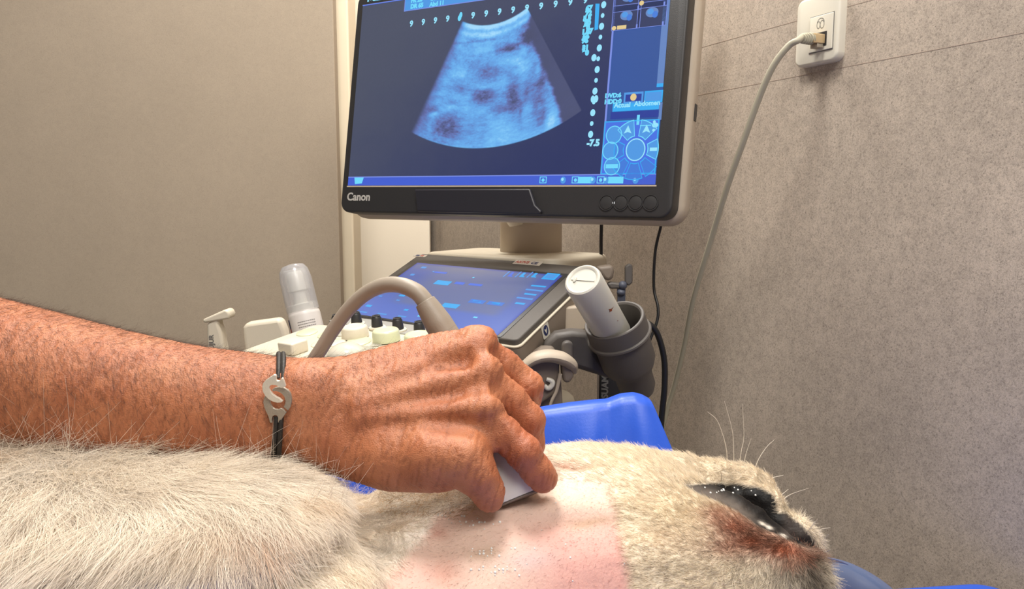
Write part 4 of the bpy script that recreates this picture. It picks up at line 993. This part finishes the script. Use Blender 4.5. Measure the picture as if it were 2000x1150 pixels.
# the cord runs from the top of the clasp over the arm, round the back, to the foot of the clasp
full = slant(arm_ring(bx, .0021, 200, 0, 2 * math.pi), zc0); full = A(full); fpx, fpy = proj(full); frontm = full[:, 1] < AY + .0
keep = ~(frontm & (fpy > 738) & (fpy < 814))
i0 = np.where(~keep)[0]; seq = np.vstack([full[i0[-1]:], full[:i0[0] + 1]])
for off in (-.0013, .0013):
    g = G(); g.tube(seq + A([off, 0, 0]), .0014, 10, smooth=False); obj('cord', g, M_CORD, brc, 'black cord')
zf = 0
dz = [p for p in full if abs(proj(p)[1][0] - 785) < 6 and p[1] < AY][0]
KF = Fr(A([W(543, 780, dz[1])[0], dz[1] - .0042, W(543, 780, dz[1])[2]]), A([1, 0, 0]), unit([0, -.06, 1]), n=unit([0, -1, -.06]))
def zp(pts): return [KF.hit(460 + a / 4.79, 680 + b / 4.79) for a, b in pts]
U1 = ((372, 234), (335, 258), (298, 284), (274, 312), (264, 345), (270, 385), (290, 428), (325, 462), (365, 484), (405, 494), (440, 492), (458, 480), (440, 466), (425, 452), (395, 438), (362, 414), (338, 386), (328, 358), (336, 336), (358, 328), (390, 330), (415, 342), (445, 356), (470, 352), (484, 342), (472, 300), (458, 266), (446, 262), (436, 280), (424, 292), (404, 290), (394, 276), (398, 250), (392, 236))
U2 = ((345, 382), (372, 364), (410, 356), (455, 364), (494, 384), (516, 412), (529, 450), (530, 492), (520, 540), (494, 580), (470, 558), (452, 544), (466, 520), (472, 488), (462, 452), (440, 424), (412, 404), (378, 396), (352, 400))
U3 = ((286, 432), (270, 462), (264, 500), (272, 545), (292, 592), (312, 632), (322, 672), (330, 692), (350, 692), (346, 655), (352, 632), (372, 620), (394, 626), (402, 648), (400, 690), (420, 692), (446, 646), (482, 594), (452, 566), (428, 556), (405, 566), (375, 564), (348, 544), (332, 514), (326, 486), (312, 462))
for nm, U, z0, z1, m, lb in (('clasp_link', U1, .0012, .0030, M_STEEL, 'upper steel link'), ('clasp_link', U2 , -.0006, .0010, M_STEEL2, 'lower steel link'), ('clasp_link', U3, -.0004, .0011, M_STEEL2, None)):
    g = G(); g.prism(KF, zp(U)[::-1], z0, z1); obj(nm, g, m, brc, lb, bevel=.0003)

# ---- the probe in the hand
pr = thing('ultrasound_probe', W(1010, 985, .415), 'white ultrasound probe with a thick grey cable held in the hand against the dog', 'probe')
pa = W(1013, 975, .416); pb = W(948, 800, .440); pc = W(900, 705, .468)
ax_ = unit(pb - pa); wv = unit(W(1050, 957, .416) - W(985, 985, .416)); wv = unit(wv - ax_ * (wv @ ax_)); tv = np.cross(ax_, wv)
R = []
for t, w, th, c in ((0, .010, .004, None), (.001, .0135, .0065, None), (.004, .0142, .0080, None), (.012, .0142, .0088, None), (.024, .0130, .0092, None), (.038, .0110, .0092, None)):
    c = pa + ax_ * t; R.append([c + wv * w * np.sign(math.cos(a)) * abs(math.cos(a)) ** .6 + tv * th * np.sign(math.sin(a)) * abs(math.sin(a)) ** .7 for a in np.linspace(0, 2 * math.pi, 36, endpoint=False)])
g = G(); g.rings(R); obj('probe_head', g, mat('probe_white', (238, 234, 228), .35), pr, 'white probe head')
g = G(); g.rings([[pa - ax_ * .0012 + (p - pa) * .96 for p in R[1]], [p - ax_ * .0005 for p in R[1]]]); obj('probe_lens', g, M_TAUPE, pr)
g = G(); g.tube([pa + ax_ * .034, pb, pc, W(884, 668, .472)], [.0105, .0105, .0100, .0088], 20); obj('probe_body', g, M_WPLAST, pr)
s0, s1 = W(879, 668, .474), W(832, 592, .478); sd = unit(s1 - s0)
g = G(); g.tube([s0 - sd * .006, s0 + (s1 - s0) * .5, s1, s1 + sd * .0005], [.0092, .0088, .0068, .0060], 24, ref=A([0, 1., 0])); obj('strain_relief', g, M_PCABLE, pr, 'thick grey sleeve')
cp = [W(838, 603, .478), s1 + sd * .003] + [W(x, y, Y) for x, y, Y in ((812, 569, .480), (783, 557, .484), (750, 557, .490), (716, 572, .496), (684, 600, .500), (652, 642, .503), (628, 680, .504), (606, 715, .505), (588, 760, .505), (575, 810, .505))]
g = G(); g.tube(cp, [.0056, .0053, .0050, .0047, .0046, .0046], 18, n=10); obj('probe_cable', g, mat('taupe_cable', (156, 144, 130), .45), pr, 'taupe cable arching over the deck')

# ---------------------------------------------------------------- the dog
# stations: px, py of the far outline, centre distance, half depth, half height
ds = [(-420, 900, .46, .15, .10), (-150, 862, .455, .155, .105), (0, 864, .45, .150, .105), (120, 882, .45, .145, .102), (240, 903, .45, .147, .097), (340, 914, .445, .142, .092), (430, 926, .44, .140, .087), (500, 944, .435, .137, .083),
      (560, 980, .432, .132, .077), (630, 1010, .430, .126, .072), (710, 1012, .432, .118, .071), (790, 996, .436, .110, .073), (860, 976, .445, .102, .076), (940, 952, .455, .100, .083), (1040, 915, .46, .098, .086), (1100, 897, .465, .097, .088),
      (1160, 890, .47, .096, .088), (1250, 890, .47, .094, .086), (1320, 900, .47, .090, .082), (1380, 922, .47, .084, .077), (1430, 948, .468, .077, .070), (1480, 978, .465, .068, .062), (1520, 1014, .46, .056, .052), (1552, 1050, .455, .042, .040), (1572, 1088, .450, .026, .024)]
dx = A([W(a, b, c)[0] for a, b, c, d, e in ds]); dy = A([q[2] for q in ds]); dry = A([q[3] for q in ds]); drz = A([q[4] for q in ds])
mt = A([slope(q[1]) for q in ds]); dzc = 1.2 + mt * dy - np.sqrt(drz ** 2 + (mt * dry) ** 2)
dzc = np.maximum(dzc, .872 + drz * .92)
fd = Field((-.60, .26, .865), (.24, .62, 1.12), .0021)
fd.loft(dx, dy, dzc, dry, drz, p=2.15, k=.01)
fd.D[:, :, :] = np.maximum(fd.D, (.8712 - fd.ax[2])[None, None, :])
# shoulder and folded foreleg mounds in the fur, ruff of the throat
for x, y, Y, r, k in ((280, 1000, .37, (.10, .06, .020), .02), (560, 1125, .355, (.042, .035, .013), .02), (180, 960, .40, (.12, .06, .02), .03), (830, 955, .485, (.034, .018, .014), .015), (250, 905, .445, (.08, .03, .010), .015)):
    fd.ell(W(x, y + 30, Y), r, k=k)
for x, y, Y, r, k in ((505, 1050, .372, (.026, .006, .004), .010), (1160, 1022, .40, (.035, .008, .005), .012), (1080, 1075, .375, (.03, .010, .003), .012)):
    fd.ell(W(x, y, Y), r, k=k, op='sub')
q = W
# upper lip standing up on the far side, its white tip, dark lips, the gap of the mouth, nose and chin
fd.chain([q(1230, 915, .500), q(1330, 925, .500), q(1400, 934, .500), q(1455, 940, .500), q(1488, 953, .500), q(1503, 968, .502)], [.013, .0115, .0105, .0095, .0075, .0055], k=.008)
fd.chain([q(1345, 950, .478), q(1400, 962, .474), q(1450, 984, .470), q(1492, 1012, .466), q(1530, 1034, .462)], [.0035, .0075, .0110, .0100, .006], k=.004, op='sub')
fd.chain([q(1362, 958, .468), q(1400, 972, .463), q(1440, 990, .458), q(1475, 1012, .455), q(1510, 1038, .452)], [.0035, .0060, .0070, .0068, .0050], k=.0035)
fd.chain([q(1470, 965, .486), q(1500, 985, .484), q(1508, 1000, .480)], [.008, .009, .007], k=.006)
fd.chain([q(1528, 1022, .474), q(1560, 1044, .472), q(1582, 1068, .468)], [.0078, .0085, .0075], k=.005)
fd.chain([q(1534, 1004, .488), q(1560, 1024, .488), q(1583, 1056, .484), q(1592, 1085, .476)], [.004, .0045, .0045, .0045], k=.005)
fd.chain([q(1450, 1105, .432), q(1515, 1112, .430), q(1552, 1124, .432), q(1566, 1155, .425)], [.016, .016, .013, .011], k=.015)
fd.ell(q(1510, 1075, .445), (.011, .011, .010), k=.010)
V, Q = fd.mesh(); V = relax(V, Q, 3)
N = vnormals(V, Q)
if (N * (V - V.mean(0))).sum() < 0: Q = Q[:, ::-1]; N = -N
PINK = ((700, 1200), (735, 1130), (790, 1075), (830, 1030), (840, 1000), (890, 985), (990, 950), (1085, 925), (1150, 922), (1195, 935), (1205, 965), (1212, 1000), (1222, 1050), (1232, 1100), (1240, 1145), (1250, 1210))
LIPS = ((1338, 946), (1405, 944), (1450, 947), (1486, 954), (1508, 966), (1517, 985), (1516, 1002), (1534, 1002), (1566, 1026), (1590, 1054), (1597, 1073), (1566, 1065), (1543, 1055), (1502, 1038), (1482, 1029), (1463, 1014), (1431, 994), (1386, 972), (1360, 961))
def dog_tint(P):
    px, py = proj(P); n1 = n3(P, 60, 61, 3) - .5; n2 = n3(P, 220, 62, 3) - .5; jx, jy = px + n2 * 26, py + n1 * 30
    C = np.tile(lin((246, 233, 216)), (len(P), 1))
    C = mixc(C, (234, 213, 188), sm(n1, .02, .25) * .7); C = mixc(C, (244, 234, 222), sm(-n1, .02, .22) * .7)
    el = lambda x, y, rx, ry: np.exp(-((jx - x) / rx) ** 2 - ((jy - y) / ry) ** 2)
    for x, y, rx, ry, c, w in ((510, 1045, 60, 18, (190, 140, 104), .7), (610, 990, 70, 22, (206, 176, 140), .35), (850, 960, 60, 12, (190, 150, 104), .45), (120, 1130, 140, 40, (204, 178, 148), .4), (660, 1080, 60, 60, (214, 196, 168), .4),  # first brown patch paints the shading of the hollow into the coat
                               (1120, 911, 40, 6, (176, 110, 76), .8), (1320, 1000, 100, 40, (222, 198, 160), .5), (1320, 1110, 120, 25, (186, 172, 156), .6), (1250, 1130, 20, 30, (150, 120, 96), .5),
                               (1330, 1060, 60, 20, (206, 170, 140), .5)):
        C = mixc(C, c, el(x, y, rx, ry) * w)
    C = mixc(C, (234, 218, 190), sm(px, 1090, 1180) * .55)
    # stained fur below the lips
    for x, y, rx, ry, w in ((1440, 1030, 45, 22, .75), (1475, 1055, 50, 24, .85), (1530, 1070, 50, 20, .9), (1400, 1010, 30, 16, .5), (1420, 1070, 40, 18, .45), (1575, 1085, 30, 14, .7), (1545, 1100, 26, 10, .6)): C = mixc(C, (164, 88, 58), np.clip(el(x, y, rx, ry) * w * 1.15, 0, 1))
    for x, y, rx, ry, w in ((1470, 1042, 34, 12, .6), (1500, 1062, 30, 12, .6), (1585, 1125, 22, 45, .75), (1540, 1120, 40, 16, .35), (1590, 1090, 16, 12, .5)): C = mixc(C, (66, 44, 34), np.clip(el(x, y, rx, ry) * w, 0, 1))
    d = inpoly(jx, jy, PINK); inside = sm(-d, -6, 22); front = sm(P[:, 2], .90, .95)
    sk = np.tile(lin((226, 196, 180)), (len(P), 1)); sk = mixc(sk, (214, 158, 150), np.clip(sm(px, 940, 1120) * sm(py, 985, 1060) + .5 * el(820, 1130, 80, 40), 0, 1) * .85)
    sk = mixc(sk, (226, 206, 186), el(1120, 950, 90, 25) * .8); sk = mixc(sk, (176, 146, 112), el(1150, 1022, 50, 10) * .6); sk = mixc(sk, (180, 150, 118), el(950, 1078, 36, 12) * .5)
    sk = mixc(sk, (198, 186, 192), el(1030, 1090, 50, 22) * .4); sk = mixc(sk, (176, 112, 92), el(855, 1035, 20, 12) * .6); sk = mixc(sk, (184, 120, 100), el(870, 1120, 34, 26) * .45)
    sk = mixc(sk, (166, 92, 74), sm(-np.abs(d), -7, 0) * sm(px, 1180, 1210) * sm(py, 985, 1010) * .6)
    sk *= (1 + .16 * n2)[:, None]
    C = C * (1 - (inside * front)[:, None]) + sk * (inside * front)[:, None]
    dl = inpoly(px + n2 * 8, py + n2 * 8, LIPS); li = sm(-dl, -4, 2)
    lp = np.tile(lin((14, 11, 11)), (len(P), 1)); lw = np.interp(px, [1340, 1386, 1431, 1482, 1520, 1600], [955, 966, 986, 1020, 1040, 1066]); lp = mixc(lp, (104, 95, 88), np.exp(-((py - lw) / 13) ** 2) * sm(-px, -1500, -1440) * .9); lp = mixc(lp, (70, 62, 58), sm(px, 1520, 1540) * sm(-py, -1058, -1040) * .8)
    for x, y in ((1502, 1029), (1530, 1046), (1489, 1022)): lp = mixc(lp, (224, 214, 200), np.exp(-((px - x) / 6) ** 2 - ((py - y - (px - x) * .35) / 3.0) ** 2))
    C = C * (1 - li[:, None]) + lp * li[:, None]
    return C, inside * front, li, px, py
C, inp, li, px, py = dog_tint(V)
M_DOG = mat('dog_skin', (220, 190, 170), .55, vcol='tint', bump=.35, bscale=700, sss=.05, spec=.28)
V2 = V + N * (.0009 * (n3(V, 120, 71, 3) - .5) * inp + .0022 * (n3(V, 330, 73, 3) - .5) * li)[:, None]
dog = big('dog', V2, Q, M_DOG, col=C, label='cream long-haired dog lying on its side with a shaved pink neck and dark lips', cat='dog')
# fur
rf = np.random.default_rng(11)
def roots(wfun, k):
    cc = V[Q].mean(1); nn_ = N[Q].mean(1); ar = np.linalg.norm(np.cross(V[Q[:, 2]] - V[Q[:, 0]], V[Q[:, 3]] - V[Q[:, 1]]), axis=1); hx, hy = proj(cc)
    w = ar * wfun(cc, nn_, hx, hy); p = rf.choice(len(Q), k, p=w / w.sum()); uv = rf.random((k, 2))
    q = Q[p]; P = (V[q[:, 0]] * (1 - uv[:, :1]) + V[q[:, 1]] * uv[:, :1]) * (1 - uv[:, 1:]) + (V[q[:, 3]] * (1 - uv[:, :1]) + V[q[:, 2]] * uv[:, :1]) * uv[:, 1:]
    return P, N[q[:, 0]]
M_FUR = mat('dog_fur', (228, 212, 186), .55, vcol='tint', spec=.25)
mf = M_FUR.node_tree
def clump(P, D, L, cell, amt, bend):
    """strands of one cell lean towards a shared direction"""
    key = np.floor(P / cell + .5 * np.sin(P[:, [1, 2, 0]] / cell * 1.7)).astype(np.int64); h = (key[:, 0] * 73856093) ^ (key[:, 1] * 19349663) ^ (key[:, 2] * 83492791)
    u, inv = np.unique(h, return_inverse=True); c = np.zeros((len(u), 3)); n = np.bincount(inv)
    for k in range(3): c[:, k] = np.bincount(inv, P[:, k]) / n
    cd_ = rf.normal(0, 1, (len(u), 3)); tipw = (c[inv] - P) * amt
    return bend + tipw / L[:, None] + cd_[inv] * .16
# long body coat
P, Nr = roots(lambda c, n, hx, hy: (hx > -900) * (.4 + .6 * (hx > -200)) * (hx < 900) * (hy < 1300) * (c[:, 2] > .93) * (sm(-hx, -900, -700) + .0) * (n[:, 2] > -.2), 160000)
Cc, ip, lp_, kx, ky = dog_tint(P)
keep = (rf.random(len(P)) > ip * 1.1); P, Nr, Cc, kx, ky = P[keep], Nr[keep], Cc[keep], kx[keep], ky[keep]
crest = sm(-ky, -965, -905) * sm(-kx, -640, -520)
flow = A([[.55, -.10, -.25]]) * (1 - crest)[:, None] + A([[.55, -.15, .55]]) * crest[:, None]
low = sm(ky, 960, 1080)[:, None] * sm(-kx, -640, -300)[:, None]; flow = flow * (1 - low) + A([[-.40, -.75, -.25]]) * low
sw = (n3(P, 16, 81, 2) - .5)[:, None]; flow = flow + np.hstack([sw * 1.6, sw * .8, -sw * .6])
D = tang(Nr, flow + rf.normal(0, .16, P.shape)) + Nr * (rf.uniform(.18, .42, (len(P), 1)) + .15 * crest[:, None]); D /= np.linalg.norm(D, axis=1)[:, None]
L = rf.uniform(.6, 1.15, len(P)) * np.interp(kx, [-300, 300, 520, 600, 700, 800, 900], [.034, .030, .022, .012, .010, .010, .006])
Bd = clump(P, D, L, .0075, .55, np.tile(A([[.05, -.05, -.22]]), (len(P), 1)) + rf.normal(0, .08, P.shape))
Cc = Cc * rf.uniform(.82, 1.16, (len(P), 1))
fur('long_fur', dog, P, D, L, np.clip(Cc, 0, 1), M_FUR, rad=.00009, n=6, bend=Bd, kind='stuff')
# wisps that stand up against the arm and the cushion
P, Nr = roots(lambda c, n, hx, hy: (hx > -50) * (hx < 760) * (hy < 945 + 65 * (hx > 560)) * (n[:, 2] > .1) * (1.6 * np.exp(-((hx - 60) / 150) ** 2) + .5 * np.exp(-((hx - 500) / 60) ** 2) + .5 * np.exp(-((hx - 640) / 60) ** 2) + .1), 3400)
Cc, *_ = dog_tint(P)
D = A([[.45, -.25, .75]]) + rf.normal(0, .30, P.shape); D /= np.linalg.norm(D, axis=1)[:, None]; L = rf.uniform(.010, .026, len(P)) * (1 + .35 * np.exp(-((proj(P)[0] - 40) / 160) ** 2))
fur('wisps', dog, P, D, L, np.clip(Cc * rf.uniform(.8, 1.1, (len(P), 1)), 0, 1), M_FUR, rad=.00009, n=7, bend=clump(P, D, L, .010, .6, rf.normal(0, .35, P.shape)), kind='stuff')
# short head coat
P, Nr = roots(lambda c, n, hx, hy: (hx > 1000) * (c[:, 2] > .90) * (n[:, 1] < .55) * (1 + 1.5 * sm(hx, 1200, 1480)) + (hx > 760) * (hx <= 1100) * (hy < 1000) * (n[:, 2] > 0) * .8, 105000)
Cc, ip, lp_, kx, ky = dog_tint(P)
keep = (rf.random(len(P)) > ip * 1.05) & (rf.random(len(P)) > lp_ * 1.02); P, Nr, Cc, kx, ky = P[keep], Nr[keep], Cc[keep], kx[keep], ky[keep]
tipz = sm(kx, 1500, 1600)[:, None]; chin = (sm(kx, 1380, 1560) * sm(ky, 1030, 1100))[:, None]
flow = A([[-.9, .02, -.12]]) * (1 - tipz) + A([[.3, .1, -.5]]) * tipz
flow = flow * (1 - chin) + A([[-.5, -.3, -.7]]) * chin
sw = (n3(P, 30, 83, 2) - .5)[:, None]; flow = flow + np.hstack([sw * .5, sw * .5, -sw * 1.3])
D = tang(Nr, flow + rf.normal(0, .18, P.shape)) + Nr * rf.uniform(.22, .55, (len(P), 1)) * (1 + .6 * tipz + .4 * chin); D /= np.linalg.norm(D, axis=1)[:, None]
L = rf.uniform(.55, 1.1, len(P)) * np.interp(kx, [760, 1100, 1230, 1300, 1400, 1500, 1600], [.009, .006, .0065, .0065, .0058, .005, .006]) * (1 + .7 * chin[:, 0])
stain = np.exp(-((kx - 1490) / 90) ** 2 - ((ky - 1055) / 45) ** 2); dark = (rf.random(len(P)) < .08 + .42 * chin[:, 0] + .35 * stain); Cc = Cc * np.where(dark, .5, 1.0)[:, None] * rf.uniform(.82, 1.15, (len(P), 1))
fur('short_fur', dog, P, D, L, np.clip(Cc, 0, 1), M_FUR, rad=.00009, n=4, bend=clump(P, D, L, .0035, .35, rf.normal(0, .07, P.shape)), kind='stuff')
# stubble on the shaved patch
P, Nr = roots(lambda c, n, hx, hy: (hx > 680) * (hx < 1250) * (c[:, 2] > .9) * (n[:, 2] > -.3), 16000)
Cc, ip, lp_, kx, ky = dog_tint(P); keep = ip > .4; P, Nr, Cc = P[keep], Nr[keep], Cc[keep]
D = tang(Nr, A([[-.6, -.2, -.5]]) + rf.normal(0, .3, P.shape)) + Nr * .5; D /= np.linalg.norm(D, axis=1)[:, None]; L = rf.uniform(.0010, .0026, len(P))
fur('stubble', dog, P, D, L, np.clip(np.where(rf.random((len(P), 1)) < .4, Cc * .55, Cc * 1.2), 0, 1), M_FUR, rad=.00006, n=3, kind='stuff')
# curly wet locks behind the hand
g_pts = []
P, Nr = roots(lambda c, n, hx, hy: (hx > 735) * (hx < 925) * (hy > 945) * (hy < 1010) * (n[:, 2] > .2), 2600)
D = A([[.6, .0, .45]]) + rf.normal(0, .45, P.shape); D /= np.linalg.norm(D, axis=1)[:, None]; L = rf.uniform(.008, .020, len(P)); Cc = np.tile(lin((206, 172, 126)), (len(P), 1)) * rf.uniform(.5, 1.25, (len(P), 1))
fur('locks', dog, P, D, L, np.clip(Cc, 0, 1), M_FUR, rad=.00010, n=8, bend=clump(P, D, L, .006, .8, np.tile(A([[.2, -.2, -.9]]), (len(P), 1)) + rf.normal(0, .4, P.shape)), kind='stuff')
# whiskers
g = G()
for pts in (((1421, 914, .50), (1419, 880, .50), (1412, 850, .50), (1400, 820, .50), (1382, 804, .50)), ((1433, 915, .50), (1433, 880, .50), (1430, 840, .50), (1415, 783, .50)), ((1443, 916, .50), (1448, 880, .50), (1453, 850, .50), (1450, 788, .50)),
            ((1452, 917, .50), (1456, 890, .50), (1467, 856, .50)), ((1472, 922, .50), (1482, 896, .50), (1498, 872, .50), (1513, 858, .50)), ((1502, 938, .50), (1512, 932, .50), (1530, 928, .50)), ((1526, 978, .50), (1545, 965, .50), (1580, 953, .49)),
            ((1524, 968, .50), (1540, 955, .50)), ((1566, 1050, .47), (1580, 1036, .465), (1597, 1013, .46)), ((1560, 1052, .47), (1576, 1038, .465), (1592, 1018, .46)), ((1592, 1045, .48), (1603, 1034, .475), (1622, 1030, .47)), ((1598, 1062, .47), (1610, 1052, .465), (1618, 1043, .46)),
            ((1604, 1082, .47), (1616, 1076, .465), (1622, 1073, .46)), ((1602, 1124, .44), (1625, 1126, .44), (1650, 1130, .44)), ((1600, 1108, .44), (1620, 1109, .44), (1640, 1112, .44)), ((1612, 1140, .44), (1632, 1140, .44), (1640, 1152, .44)),
            ((1408, 940, .485), (1409, 930, .482), (1408, 921, .48)), ((1502, 1075, .43), (1512, 1088, .425), (1520, 1097, .42))):
    g.tube([W(*p) for p in pts], [.00028, .00022, .0001], 6, n=6)
obj('whiskers', g, mat('whisker', (232, 222, 204), .4), dog, 'long pale whiskers').__setitem__('kind', 'stuff')
# drops of gel and saliva, coloured white to stand in for their glints
g = G()
M_DROP = mat('wet_drop', (250, 250, 248), .08, coat=1)
tree_pts = V2; vx, vy = proj(V2)
for k in range(90):
    c = ((965, 1113, 34, 4), (868, 1003, 20, 8), (930, 1018, 26, 5), (1430, 958, 24, 5), (960, 1078, 18, 5), (1020, 1060, 90, 40))[k % 6]
    x, y = c[0] + rf.normal() * c[2], c[1] + rf.normal() * c[3]; d = (vx - x) ** 2 + (vy - y) ** 2 + 4e6 * (N[:, 1] > .3) + V2[:, 1] * 500; i = int(np.argmin(d))
    if d[i] > 600: continue
    g.ball(V2[i], rf.uniform(.0003, .0008), 6)
obj('wet_drops', g, M_DROP, dog, 'tiny wet drops, white as their glints').__setitem__('kind', 'stuff')

# ---- translucent tube by the chin
g = G(); g.tube([W(x, y, Y) for x, y, Y in ((1606, 1122, .505), (1650, 1134, .505), (1700, 1162, .50), (1750, 1205, .495), (1790, 1250, .49))] + [A([.30, .47, .885])], [.0125, .0130, .0130, .0120], 28, n=10)
tb = obj('breathing_tube', g, M_BLUEPL, None, "translucent blue plastic tube curving down to the table beside the dog's chin", 'tube')
g = G(); g.tube([W(x, y - 31, Y) for x, y, Y in ((1612, 1122, .503), (1650, 1134, .503), (1700, 1162, .498), (1750, 1205, .493))], [.0012], 8, n=10); obj('tube_seam', g, M_NAVY, tb, 'dark line along the top')
